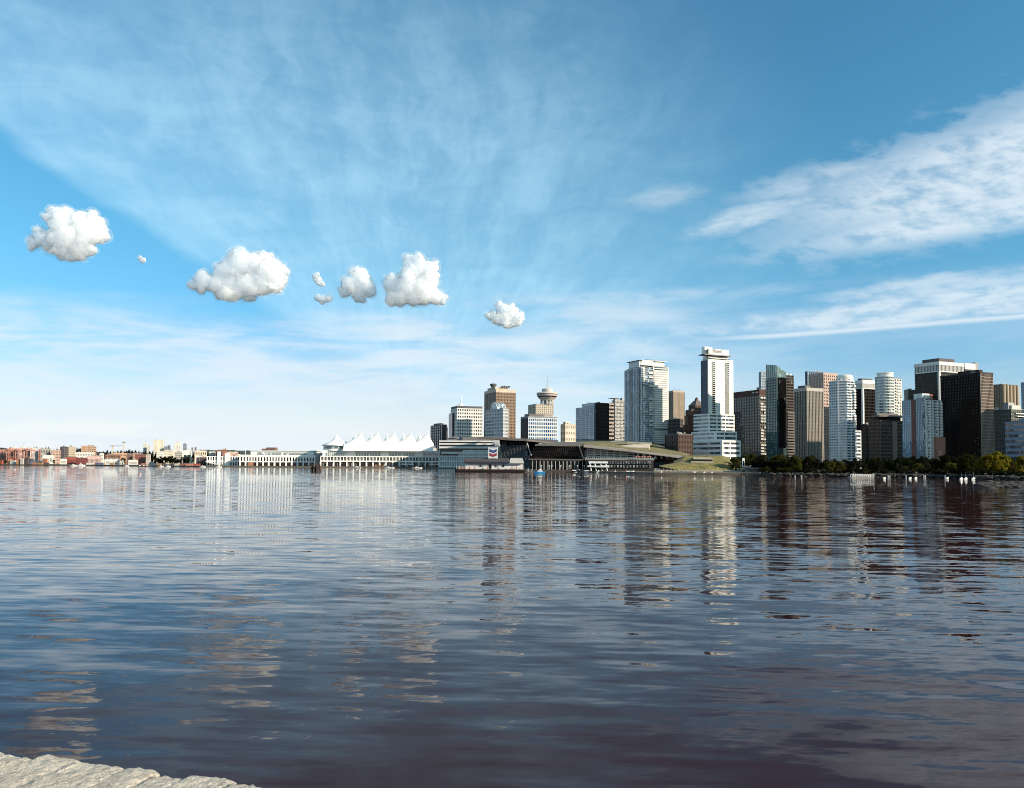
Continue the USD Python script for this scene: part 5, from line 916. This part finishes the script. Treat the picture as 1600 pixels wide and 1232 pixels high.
TP['w0'] = tree_proto('willow_tree', 60, LEAFO, 'willow', 3200); TP['c0'] = tree_proto('cone_tree', 61, LEAF, 'cone'); TP['c1'] = tree_proto('dark_cone_tree', 62, LEAFD, 'cone')
tr_ = random.Random(17)
def tree(kind, px, ytop, D, wpx, label, group=None, name='shore_tree', z=GZ - .3):
    p = at(px, ytop, D); H_ = p[2] - z; sx = wpx * D / FPX / .92; copy(TP[kind], name, label, 'tree', (p[0], D, z), tr_.uniform(0, 6.28), (sx, sx, H_), group)
# named ones, left to right
for a_ in (('o0', 1149, 712.5, 590, 20, 'olive bushy tree nearest the white podium steps'), ('g1', 1163, 711, 610, 22, 'green tree behind the slim white pillar'), ('o1', 1176, 709.5, 600, 20, 'olive tree right of the slim white pillar'), ('g2', 1190, 710.5, 590, 24, 'broad green tree above the grey quay pavilion'), ('o0', 1218, 708.5, 560, 30, 'tall olive-topped tree in front of the dark green glass tower'),
           ('w0', 1245, 714.5, 500, 24, 'drooping willow tree hanging over the water'), ('o1', 1198, 729.5, 505, 16, 'small olive shrub tree just right of the quay pavilion'), ('o0', 1219, 730.5, 498, 14, 'small olive shrub tree left of the willow'), ('o1', 1233, 731.5, 496, 14, 'small rounded shrub tree touching the willow'), ('o0', 1296, 719.5, 520, 24, 'olive tree below the left edge of the round-topped condominium'), ('o1', 1312, 721, 520, 18, 'olive tree below the round-topped condominium'),
           ('c0', 1401, 724.5, 480, 14, 'small cone-shaped tree below the bronze block'), ('o0', 1414, 727.5, 476, 16, 'small olive tree above the single white post'), ('o1', 1434, 724.5, 474, 24, 'wide sunlit olive tree below the blue glass condominium'), ('o0', 1486, 721.5, 474, 20, 'lone sunlit olive tree before the broad black tower'), ('g1', 1512, 710.5, 500, 30, 'tall green tree between the lone olive and the bright yellow-green tree'),
           ('y0', 1543, 709.5, 440, 38, 'bright yellow-green sunlit tree, left half of the bright pair'), ('y1', 1560, 706.5, 444, 38, 'bright yellow-green sunlit tree, right half of the bright pair'), ('o1', 1578, 717.5, 448, 22, 'olive tree right of the bright yellow-green pair'), ('y1', 1596, 712.5, 452, 24, 'yellow-olive tree cut by the right picture edge')): tree(*a_)
# the dark mass along the shore
n_ = 0
for px in np.arange(1183, 1625, 9.5):
    if 1528 < px < 1570: yt = 722
    else: yt = np.interp(px, [1183, 1260, 1300, 1400, 1480, 1520, 1600], [716, 714, 718, 716, 713, 714, 716])
    tree(('d0', 'd1', 'd2', 'c1', 'g2')[n_ % 5 if n_ % 7 else 0], px + tr_.uniform(-3, 3), yt + tr_.uniform(-3, 3), 545 + tr_.uniform(-15, 40) - max(0, px - 1450) * .3, 22 + tr_.uniform(-4, 6), 'dark tree in the close shady row along the right shore', 'dark trees along the right shore'); n_ += 1
for px in np.arange(1195, 1630, 10.5):
    D = shore(px, np.interp(px, [c[0] for c in SH], [c[1] for c in SH]))[1] + tr_.uniform(5, 14)
    tree(('d1', 'd0', 'g1', 'd2')[n_ % 4], px + tr_.uniform(-3, 3), 733 + tr_.uniform(-3.5, 3.5) + max(0, px - 1450) * .012, D, 16 + tr_.uniform(-4, 4), 'low dark shrub tree at the water edge of the right shore', 'low dark shrub trees at the right water edge', 'shrub_tree'); n_ += 1
for px, yt, D, wd, k in ((250, 713, 1090, 11, 'd0'), (258, 714, 1085, 12, 'd1'), (267, 712, 1080, 13, 'd2'), (275, 715, 1078, 11, 'd0'), (285, 714.5, 1075, 10, 'd1'), (293, 713.5, 1074, 9, 'd2'), (242, 712, 1100, 9, 'd1')): tree(k, px, yt, D, wd, 'dark tree in the clump below the white hillside blocks at left', 'dark trees at the left shore', 'left_shore_tree')
for px, yt, D, wd, k, la in ((200, 702.5, 1500, 12, 'd2', 'rounded dark tree hump left of centre on the far-left skyline'), (206, 704, 1490, 10, 'd0', 'dark tree right of the rounded hump on the far-left skyline'), (192, 715.5, 1130, 8, 'g1', 'green bush tree before the orange-roofed shed at left'), (56.5, 697, 1700, 3.5, 'c1', 'single pointed dark conifer on the far-left skyline'), (9, 718.5, 1170, 6, 'o0', 'orange-brown bush tree at the left picture edge'), (30, 719.5, 1170, 4, 'g1', 'small bush tree before the pink framed hall'), (54, 719.5, 1170, 4, 'd0', 'small bush tree before the white panel hall'), (84, 719, 1170, 4, 'g1', 'small bush tree right of the white sheds')): tree(k, px, yt, D, wd, la, None, 'far_tree')
for k, px in enumerate(np.arange(140, 250, 5.5)): tree(('d0', 'd1', 'c1', 'd2')[k % 4], px, 705.5 + tr_.uniform(-1.5, 1.5), 1900, 7, 'dark tree in the thin line along the far-left ridge', 'dark trees along the far-left ridge', 'ridge_tree')

# ------------------------------------------------------------------ the far-left port and hillside
def blk(name, label, x0, x1, y0, y1, D, col, nf=3, nx=5, glass=None, side=.0, a=math.radians(18), dmax=30, band=.5, pw=None, group=None, roof=True):
    """y0 top row, y1 foot row"""
    xc = x0 + (x1 - x0) * side if side else x0 + .4; b = Bld(name, label, x0, xc, x1, y0, D, a, 'building', group, dmax); zlo = max(-1, b.h(y1)) if y1 < 716 else -1
    wm = W(col); nf, nx = (nf if nf < 2 else int(nf * 1.5 + .5)), int(nx * 1.6 + .5); b.facade(nf, nx, max(2, int(nx * b.d / max(b.w, 1) * .6)), wm, glass or GDARK, z0=-1, band=band, pw=pw or b.w / nx * .5, es=.25, ep=.4)
    if roof: b.roof(W(tuple(np.array(col) * .75)))
    return b
OR, SAL, RED, DRK = (.46, .27, .17), (.42, .20, .15), (.30, .085, .065), (.10, .09, .095)
FW = (.72, .69, .63)
for a_ in (
    ('port_shed', 'salmon-red port shed at the very left edge', -22, 13, 703, 723, 1240, SAL, 2, 9), ('port_shed', 'deep salmon port hall second from the left edge', 13.3, 25.5, 701, 723, 1235, (.40, .17, .13), 2, 5),
    ('framed_hall', 'pink framed hall with dark openings in the far-left port', 26, 36, 702, 723, 1230, (.52, .34, .30), 2, 3), ('container_shed', 'cream and brown open shed beside the mast', 37, 47.5, 704, 723, 1232, (.44, .32, .26), 3, 3),
    ('panel_hall', 'white hall with tall grey panel in the far-left port', 48, 60.5, 701, 723, 1228, (.60, .54, .52), 1, 2, G((.20, .24, .23))), ('red_tower_shed', 'narrow brick-red shed tower right of the white panel hall', 60.8, 63, 703, 723, 1226, (.36, .13, .09), 3, 1), ('grey_hall', 'grey-green hall behind the white sheds', 63.5, 79, 701.5, 723, 1236, (.36, .35, .32), 2, 4),
    ('white_shed', 'low white shed in front of the grey-green hall', 67, 84.5, 712, 724, 1200, FW, 1, 5), ('pink_block', 'pink and white block right of the white sheds', 80, 94, 704, 723, 1232, (.55, .37, .29), 3, 4), ('dark_block', 'dark grey tall block with shaded face in the far-left port', 94, 106.5, 699, 720, 1300, DRK, 6, 5, None, .55),
    ('cream_block', 'cream block with dotted top floor beside the dark grey block', 106.5, 118, 698.5, 718, 1310, (.58, .50, .38), 5, 5), ('slate_block', 'slate grey low block between cream and orange blocks', 117.5, 128, 701.5, 716, 1340, (.18, .17, .18), 4, 4), ('orange_apartments', 'orange-beige apartment block with dark brown left face', 127, 150, 698, 716, 1350, (.52, .33, .21), 6, 5, None, .34), ('white_depot', 'long white depot in front of the orange apartments', 119, 147, 707.5, 720, 1280, FW, 2, 7),
    ('red_shed', 'long low red shed on the far-left waterfront', 103, 122, 715, 726, 1175, RED, 1, 7), ('dark_red_shed', 'dark red waterfront shed next to the pink roofs', 120, 136, 716, 726, 1165, (.20, .055, .05), 2, 5), ('pink_shed', 'wide pink-roofed shed with white front', 136, 158, 713.5, 726, 1180, (.60, .42, .38), 1, 7), ('white_office', 'small white waterfront office left of the long red shed', 95, 104, 718, 726, 1170, FW, 1, 3),
    ('brown_row', 'brown row of buildings under the orange slab', 164, 188, 711, 722, 1210, (.24, .125, .09), 2, 8), ('orange_slab', 'long orange-beige slab behind the brown row', 174, 198, 708.5, 722, 1250, (.58, .36, .23), 2, 7), ('small_house', 'small white house among the ridge trees', 156, 162, 709, 720, 1300, FW, 2, 2),
    ('white_boat_shed', 'wide white boat shed with low roof at the left waterfront', 163.5, 187, 718.5, 728, 1130, (.70, .68, .64), 1, 8), ('grey_boat_shed', 'small pale grey boat shed right of the wide white one', 187.5, 193, 721, 728, 1125, (.55, .54, .52), 1, 3), ('white_marina_hall', 'white marina hall with rounded end, left of the dark boats', 201, 215, 719.5, 728.5, 1115, (.68, .64, .58), 1, 5), ('cream_marina_hall', 'cream marina hall right of the dark boats', 233, 247.5, 720.5, 729, 1100, (.66, .60, .52), 1, 5),
    ('brown_store', 'brown brick store left of the red-brown brick block', 198, 207, 711, 726, 1200, (.22, .125, .10), 3, 4), ('red_brown_block', 'red-brown brick block at the middle of the left waterfront', 211, 228, 710.5, 726, 1195, (.26, .10, .08), 3, 6), ('pale_store', 'pale stone store right of the red-brown block', 228.5, 235.5, 711, 726, 1190, (.52, .46, .42), 4, 3), ('tan_store', 'tan flat-roofed store above the brown brick store', 207, 216, 709, 725, 1230, (.45, .30, .22), 3, 4),
    ('pale_tower', 'pale far tower, leftmost of the distant high-rises', 224, 229.5, 692, 716, 2000, (.66, .63, .57), 12, 3), ('pale_low_tower', 'short pale far tower right of the leftmost high-rise', 229.8, 234.5, 697, 716, 1990, (.62, .6, .56), 9, 3), ('cream_tower', 'cream far tower with dark edge, left of the twin towers', 239.5, 246.5, 688.5, 716, 2000, (.70, .65, .54), 14, 4), ('cream_tower_twin', 'cream far tower, right of the tall pair', 247, 255.5, 687.5, 716, 2010, (.70, .66, .56), 14, 4),
    ('slate_tower', 'slate-blue far tower right of the cream pair', 262, 265.8, 696.5, 714, 2000, (.16, .18, .22), 9, 3), ('grey_far_block', 'low grey far block right of the cream pair', 255.8, 261.5, 698, 714, 2050, (.28, .29, .32), 7, 3), ('white_far_tower', 'wide white far tower with a dark right edge', 272.5, 282, 691.5, 716, 2000, (.72, .68, .60), 12, 5), ('blue_grey_tower', 'blue-grey slim far tower, right of the wide white one', 286, 291.5, 694, 714, 2020, (.24, .26, .30), 10, 3), ('thin_grey_tower', 'thin grey far tower just left of the beige slab', 299, 301.5, 700, 716, 1900, (.24, .24, .27), 8, 2), ('thin_brown_tower', 'thin brown-grey far tower above the beige slab', 304, 307, 699.5, 716, 1920, (.25, .22, .23), 8, 2),
    ('hillside_block', 'white hillside block above the dark trees, left one', 245, 255.5, 706, 722, 1400, FW, 4, 4), ('hillside_block', 'cream hillside block above the dark trees, wide middle one', 256.5, 271.5, 704.5, 722, 1420, (.68, .62, .50), 4, 5), ('hillside_block', 'grey-windowed hillside block right of the wide cream one', 273, 286, 707, 722, 1380, (.40, .38, .34), 4, 5), ('white_slab', 'big blank white slab building right of the dark tree clump', 286, 298.5, 704.5, 726, 1200, (.74, .70, .60), 1, 1), ('beige_slab', 'beige slab with flat roof right of the blank white slab', 305, 322.5, 705, 727, 1190, (.64, .54, .40), 2, 4), ('white_quay_store', 'white quay store below the beige slab', 306, 318, 713, 727, 1100, FW, 1, 3),
    ('dark_shed', 'dark brown sloping shed left of the white pier shed', 307, 325, 715.5, 729, 1050, (.11, .075, .075), 2, 6), ('brown_gabled_block', 'red-brown block with stepped roof above the white pier shed', 337, 347, 704.5, 722, 1250, (.25, .12, .095), 3, 4), ('red_tower_block', 'brick-red square tower block above the white pier shed', 348, 354, 703, 722, 1240, (.36, .15, .10), 4, 3), ('white_gabled_house', 'small white block left of the red-brown stepped one', 327, 336, 706.5, 722, 1260, FW, 3, 4), ('cream_small_block', 'cream block with pink edges right of the brick-red tower', 355, 372, 707, 722, 1260, (.56, .44, .36), 3, 6)): blk(*a_)
rc_ = random.Random(31); CC = [((.34, .09, .06), 'rust red'), ((.45, .20, .13), 'salmon'), ((.12, .16, .24), 'slate blue'), ((.62, .58, .52), 'off-white'), ((.40, .24, .12), 'orange-brown'), ((.10, .085, .08), 'dark grey')]
for k in range(44):
    px = rc_.uniform(-4, 62) if k < 24 else rc_.uniform(95, 310); c_, nm = CC[k % 6]; p = shore(px, np.interp(px, [c[0] for c in SH], [c[1] for c in SH])); L_, n_lv = rc_.uniform(2.2, 4.5), rc_.randint(1, 3) if k < 24 else 1
    T = thing('cargo_container', nm + ' cargo container box standing on the quay edge of the far-left port', 'container', (p[0], p[1] + rc_.uniform(4, 22), GZ), rc_.uniform(-.15, .15), nm + ' containers on the far-left quay'); hh = 2.6 * n_lv; m_ = MB().box(-L_, L_, -1.2, 1.2, 0, hh); SHL = part(T, 'shell', m_, W(c_)); rb_ = MB()
    for q_ in np.arange(-L_ + .3, L_, .6): rb_.box(q_, q_ + .2, -1.28, 1.28, .15, hh - .1)
    part(SHL, 'rib', rb_, W(c_), kind='stuff')
for px, la in ((18, 'leftmost salmon gantry frame standing over the port sheds'), (31.5, 'middle salmon gantry frame between pink hall and mast'), (45, 'rightmost salmon gantry frame left of the white panel hall')):
    p = at(px, 722, 1195); T = thing('gantry_crane', la, 'crane', (p[0], 1195, GZ), .1); zt_ = at(px, 702.5, 1195)[2] - GZ; GC = W((.50, .24, .19)); lg = MB()
    for sx in (-1, 1):
        for sy in (-1, 1): part(T, 'leg', MB().box(sx * 5.2 - .45, sx * 5.2 + .45, sy * 4 - .45, sy * 4 + .45, 0, zt_), GC)
    part(T, 'girder', MB().box(-6.5, 6.5, -4.5, -3.4, zt_ - 2.4, zt_ - .9).box(-6.5, 6.5, 3.4, 4.5, zt_ - 2.4, zt_ - .9).box(-5.7, 5.7, -4.6, 4.6, zt_ * .45, zt_ * .45 + .8), GC); part(T, 'boom', MB().box(-.8, .8, -13, 9, zt_, zt_ + 1.3), GC); part(T, 'machine_house', MB().box(-2, 2, 2, 7, zt_ + 1.31, zt_ + 3.6), W((.62, .56, .5)))
def mastpole(name, label, px, y0, y1, D, jib=None):
    p0 = at(px, y1, D); z1_ = at(px, y0, D)[2]; T = thing(name, label, 'crane' if jib else 'mast', (p0[0], D, GZ)); k_ = D / FPX; H_ = z1_ - GZ; YL = W((.60, .50, .36)) if jib else W((.36, .34, .33))
    part(T, 'tower', MB().box(-.55 * k_, .55 * k_, -.55 * k_, .55 * k_, 0, H_) if jib else MB().tube([(0, 0, 0), (0, 0, H_)], [.3 * k_, .16 * k_], 5), YL)
    if jib: zj = at(px, jib[2], D)[2] - GZ; part(T, 'jib', MB().box(jib[0] * k_, jib[1] * k_, -.4 * k_, .4 * k_, zj - .3 * k_, zj + .35 * k_), jib[3]); part(T, 'counterweight', MB().box(jib[0] * k_, jib[0] * k_ + 1.4 * k_, -.6 * k_, .6 * k_, zj - 1.0 * k_, zj - .25 * k_), CONC); part(T, 'cab', MB().box(.56 * k_, 1.4 * k_, -.5 * k_, .5 * k_, zj - 1.4 * k_, zj - .5 * k_), DGREY)
mastpole('tower_crane', 'tower crane with long red-brown jib on the far-left skyline', 175.3, 694.5, 716, 1600, (-4, 16, 697, W((.42, .18, .12)))); mastpole('tower_crane', 'taller white tower crane with short dark jib at left', 192.8, 689.5, 716, 1500, (-3, 3.6, 691.2, W((.14, .10, .09))))
mastpole('radio_mast', 'thin dark mast above the far-left port sheds', 36.7, 690, 722, 1240); mastpole('harbour_mast', 'thin pale mast before the dark tree clump at left', 284.5, 707, 728, 1070); mastpole('harbour_mast', 'short pale mast right of the wide white boat shed', 197.3, 712, 727, 1120)
for k, (px, y0, y1, D, la) in enumerate(((21, 696, 722, 1230, 'thin pole above the deep salmon port hall'), (52, 695, 722, 1235, 'thin pole above the white panel hall'), (71, 696, 722, 1240, 'thin pole above the grey-green hall'), (88, 698, 724, 1225, 'thin pole above the pink and white block'), (143, 703, 726, 1180, 'thin pole by the pink-roofed shed'), (168, 708, 727, 1140, 'thin pole over the wide white boat shed'), (209, 709, 728, 1120, 'thin pole over the white marina hall'), (239, 708, 729, 1105, 'thin pole over the cream marina hall'), (312, 704, 729, 1045, 'thin pole over the dark sloping shed'), (349, 706, 730, 1020, 'thin pole before the white pier shed'))): mastpole('quay_mast', la, px, y0, y1, D)
for k, (px, yt, wd, kd) in enumerate(((3, 700, 6, 'd0'), (16, 699.5, 5, 'd1'), (43, 700, 5, 'd2'), (64, 699.5, 6, 'd0'), (76, 699, 5, 'd1'), (89, 701, 6, 'd2'), (117, 703, 6, 'd0'), (124, 702.5, 5, 'd1'), (220, 706, 7, 'd0'), (236, 707, 7, 'd2'), (302, 710, 6, 'd1'), (325, 708, 6, 'd0'), (373, 706, 6, 'd2'))): tree(kd, px, yt, 1420, wd, 'small dark tree behind the rooflines of the far-left waterfront', 'dark trees behind the far-left rooflines', 'far_tree')
WBd = Pm((.05, .055, .08), .4)
for px, L, m_, la in ((219, 7, WBd, 'dark blue hull moored leftmost between the marina halls'), (225, 6, WBd, 'dark hull moored midway between the marina halls'), (230.5, 6, WBd, 'dark hull moored rightmost between the marina halls'), (115, 9, WB, 'white boat moored below the long red shed'), (127, 12, WB, 'white boat moored below the dark red shed'), (252, 7, WB, 'white boat moored below the left end of the dark tree clump'), (263, 8, WB, 'white boat moored below the middle of the dark tree clump'), (198, 7, WB, 'white boat moored between the two marina boat sheds'), (317, 8, WB, 'pale boat moored below the dark sloping shed'), (342, 9, WB, 'pale boat moored below the white pier shed')): boat('harbour_boat', la, px, np.interp(px, [c[0] for c in SH], [c[1] for c in SH]) + .5, L, m_, rot=.1, hk=.12)

# ------------------------------------------------------------------ granite seawall in the foreground
def granite():
    g = Nodes(); p = g.add('geometry', 'position'); oi = g.add('object_info', 'random'); sp = g.noise(p, 55.0, 4.0, .75); sp2 = g.noise(p, 7.0, 4.0, .6); f = g.m('multiply_add', sp, .6, g.m('multiply', sp2, .4))
    r_ = g.add('rgb_ramp', 'color', fac=f, ramp=[(.30, (.17, .14, .115)), (.43, (.42, .365, .30)), (.56, (.56, .50, .415)), (.70, (.66, .60, .51))]); st = g.ss(g.noise(p, 3.0, 5.0, .65), .60, .72); c = g.mix(g.m('multiply', st, .7), r_, (.20, .13, .085))
    bp = g.add('bump', 'normal', height=g.m('multiply_add', g.noise(p, 38.0, 5.0, .7), 1.0, g.m('multiply', g.noise(p, 130.0, 3.0, .7), .35)), strength=1.0, distance=.035); return g.make('granite_look', g.add('principled_bsdf', 'BSDF', base_color=c, roughness=.85, normal=bp))
GRAN = granite(); ztop = 6.55; dd = CAMZ - ztop
def onz(px, py, z=ztop): d_ = ray(px, py); return CAM + d_ * ((z - CAMZ) / d_[2])
A_, B_ = onz(0, 1170), onz(420, 1231); ex = (B_ - A_)[:2]; ex /= np.linalg.norm(ex); ey = np.array([-ex[1], ex[0]]); ang = math.atan2(ex[1], ex[0])
T = thing('seawall', 'rough pale granite seawall coping at the lower left corner', 'wall', (A_[0], A_[1], 0), ang); part(T, 'wall_face', MB().box(-30, 30, -1.2, -.06, -1.5, ztop - .34), W((.22, .20, .18), .95)); x = -12.0; js = []
marks = [0] + [float(np.dot((onz(px, py) - A_)[:2], ex)) for px, py in ((55, 1182), (116, 1188), (197, 1201), (241, 1208), (287, 1215), (360, 1223), (430, 1232))]
xs_ = [marks[1] - .48 * k for k in range(1, 24)][::-1] + marks[1:] + [marks[-1] + .46 * k for k in range(1, 26)]; rr = np.random.default_rng(9)
for i in range(len(xs_) - 1):
    x0, x1 = xs_[i] + .0012, xs_[i + 1] - .0012; near = -3 < x0 < 3.5; step = .013 if near else .12
    y0, y1 = -1.15 + .04 * rr.random(), .0 + .035 * rr.normal(); y1 = min(max(y1, -.05), .05); lift = .002 * rr.normal(); nx, ny = max(3, int((x1 - x0) / step)), max(5, int((y1 - y0) / step)); gx, gy = np.meshgrid(np.linspace(0, 1, nx), np.linspace(0, 1, ny)); V = np.c_[gx.ravel(), gy.ravel(), np.zeros(nx * ny)]
    P_ = np.c_[x0 + (x1 - x0) * V[:, 0], y0 + (y1 - y0) * V[:, 1], np.full(len(V), ztop + lift)]; ed = np.minimum(np.minimum(V[:, 0], 1 - V[:, 0]) * (x1 - x0), np.minimum(V[:, 1], 1 - V[:, 1]) * (y1 - y0)); W_ = P_ @ np.array([[1, 0, 0], [0, 1, 0], [0, 0, 1]]); nz_ = meshkit.fbm(W_ * 7, 4, 3) - .5; nf_ = meshkit.fbm(W_ * 42, 4, 5) - .5; ex_, ey_ = np.minimum(V[:, 0], 1 - V[:, 0]) * (x1 - x0), (1 - V[:, 1]) * (y1 - y0)
    P_[:, 2] += .020 * nz_ + .026 * nf_ - .007 * np.exp(-ex_ / .008) - .016 * np.exp(-ey_ / .014); edge_ = V[:, 1] > .999; P_[edge_, 1] += .028 * (meshkit.fbm(np.c_[P_[edge_, 0] * 9, np.full(edge_.sum(), i), np.zeros(edge_.sum())], 4, 2) - .5)
    Fq = [[j * nx + k, j * nx + k + 1, (j + 1) * nx + k + 1, (j + 1) * nx + k] for j in range(ny - 1) for k in range(nx - 1)]; n0 = len(P_); rim = [k for k in range(nx)] + [(j + 1) * nx - 1 for j in range(1, ny)] + [(ny - 1) * nx + k for k in range(nx - 2, -1, -1)] + [j * nx for j in range(ny - 2, 0, -1)]
    low = P_[rim].copy(); low[:, 2] = ztop - .33; low[:, 1] += .02 * (rr.random(len(low)) - .5); P2 = np.vstack([P_, low]); m_ = len(rim); Fq += [[n0 + a_, n0 + (a_ + 1) % m_, rim[(a_ + 1) % m_], rim[a_]] for a_ in range(m_)]
    part(T, 'coping_stone', (P2, np.array(Fq)), GRAN, smooth=45)
PATHM = groundm('footpath_look', (.16, .15, .14), (.24, .23, .215), 3.0)
q = [A_[:2] + ex * a_ + ey * b_ for a_, b_ in ((-40, -1.2), (40, -1.2), (40, -40), (-40, -40))]; structure('footpath', MB().prism([q[3], q[2], q[1], q[0]], -1.5, 6.38), PATHM)

# ------------------------------------------------------------------ cumulus clouds
import manifold3d as mf
CLD = Nodes(); p_ = CLD.add('geometry', 'position'); lw_ = CLD.add('layer_weight', 'facing', blend=.5); nz1 = CLD.noise(p_, .030, 5.0, .65); nz2 = CLD.noise(p_, .09, 4.0, .65)
rim_ = CLD.ss(CLD.m('add', lw_, CLD.m('multiply', CLD.m('subtract', nz2, .5), .7)), .55, 1.0); bd_ = CLD.add('principled_bsdf', 'BSDF', base_color=(.985, .985, .985), roughness=1.0, specular_ior_level=0.0, subsurface_weight=1.0, subsurface_scale=70.0, subsurface_radius=(1, 1, 1), subsurface_method='random_walk'); CLOUDM = CLD.make('cloud_look', CLD.add('mix_closure', 'closure', fac=rim_, closure1=bd_, closure2=CLD.add('transparent_bsdf', 'BSDF')))
MS = Nodes(); MISTM = MS.make('cloud_mist_look', None, MS.add('principled_volume', 'volume', color=(1, 1, 1), density=.0055, anisotropy=-.1))
def cloud(label, Y, blobs, seed, flat=None):
    r = random.Random(seed); M_ = None; k_ = Y / FPX; p0 = at(sum(b[0] for b in blobs) / len(blobs), sum(b[1] for b in blobs) / len(blobs), Y); T = thing('cumulus_cloud', label, 'cloud', p0)
    for bx, by, br in blobs:
        for j in range(5):
            t, ph = r.uniform(0, 6.28), r.uniform(-1, 1); rr_ = br * (1 if j == 0 else r.uniform(.42, .6)); o = (0, 0, 0) if j == 0 else (br * .72 * math.cos(t), br * .6 * ph, br * .72 * math.sin(t)); c = at(bx + o[0], by - o[2], Y) - p0 + [0, o[1] * k_ + r.uniform(-.3, .3) * br * k_, 0]
            s_ = trimesh.creation.icosphere(3, rr_ * k_); s_.vertices *= [1, 1, .9]; s_.apply_translation(c); q_ = mf.Manifold(mf.Mesh(np.asarray(s_.vertices, np.float32), np.asarray(s_.faces, np.uint32))); M_ = q_ if M_ is None else M_ + q_
    M_ = M_.refine_to_length(2.6 * k_); mm = M_.to_mesh(); t_ = trimesh.Trimesh(np.array(mm.vert_properties[:, :3], float), np.array(mm.tri_verts), process=True); trimesh.smoothing.filter_taubin(t_, iterations=60)
    q_ = t_.vertices / k_; amp = min(1, sum(b[2] for b in blobs) / len(blobs) / 14); d_ = amp * (meshkit.fbm(q_ / 13 + seed, 5, seed) - .5) * 11 + amp * (meshkit.fbm(q_ / 5 + seed, 3, seed + 9) - .5) * 3.0; v = t_.vertices + t_.vertex_normals * (d_ * k_)[:, None]
    if flat is not None: zf = (at(p0[0], flat, Y) - p0)[2]; lo = v[:, 2] < zf; v[lo, 2] = zf + (v[lo, 2] - zf) * .2
    off = 4.5 * amp * k_; vo = t_.vertices + t_.vertex_normals * (off * np.clip(.1 + 3.2 * (meshkit.fbm(q_ / 9 + 7.7, 4, seed + 3) - .28), .12, 2.2) + d_ * k_)[:, None]; vo[:, 2] = np.where(vo[:, 2] < v[:, 2].min() - off * .3, v[:, 2].min() - off * .3, vo[:, 2])
    part(T, 'thin_mist', (vo, np.array(t_.faces)), MISTM); part(T, 'billow', (v, np.array(t_.faces)), CLOUDM, smooth=True)
cloud('puffy white cumulus cloud, leftmost and highest of the row', 4200, [(52, 378, 10), (66, 372, 14), (85, 372, 20), (110, 372, 24), (100, 350, 22), (88, 338, 14), (112, 340, 12), (130, 348, 18), (142, 366, 20), (150, 350, 14), (152, 372, 11), (122, 386, 18), (100, 392, 14), (138, 390, 10)], 1, 402)
cloud('largest cumulus cloud with broad grey base, second from left', 4100, [(306, 445, 10), (320, 440, 15), (340, 444, 18), (362, 448, 20), (385, 446, 20), (408, 442, 19), (430, 440, 16), (355, 424, 18), (378, 412, 20), (366, 402, 10), (402, 414, 18), (416, 402, 10), (424, 424, 20), (438, 432, 10), (370, 458, 11), (395, 456, 11)], 2, 464)
cloud('tiny upright cloud wisp above the little grey scrap', 4300, [(493, 432, 5), (497, 438, 6), (502, 444, 4.5)], 3)
cloud('little grey flat cloud scrap under the tiny upright wisp', 4300, [(496, 466, 5), (504, 467, 7), (513, 467, 6)], 4)
cloud('small cumulus cloud with pointed left tip, third along the row', 4300, [(552, 424, 7), (546, 444, 13), (560, 444, 17), (563, 430, 11), (573, 448, 12), (539, 456, 9), (560, 460, 11), (576, 456, 8)], 5, 469)
cloud('tall rounded cumulus cloud above the sails', 4200, [(612, 446, 13), (618, 462, 15), (636, 448, 22), (644, 426, 18), (640, 414, 12), (655, 412, 12), (668, 420, 15), (672, 438, 14), (660, 452, 20), (676, 462, 14), (690, 466, 8), (646, 466, 14), (628, 470, 10), (680, 412, 6)], 6, 477)
cloud('small low cumulus cloud, rightmost of the row', 4600, [(768, 494, 8), (777, 498, 10), (790, 498, 13), (788, 484, 11), (780, 478, 6), (798, 486, 10), (806, 497, 11), (798, 505, 9), (812, 498, 6)], 7, 511)
cloud('faint tiny cloud scrap right of the highest cumulus', 4300, [(219, 404, 3.5), (224, 408, 4.5)], 8)
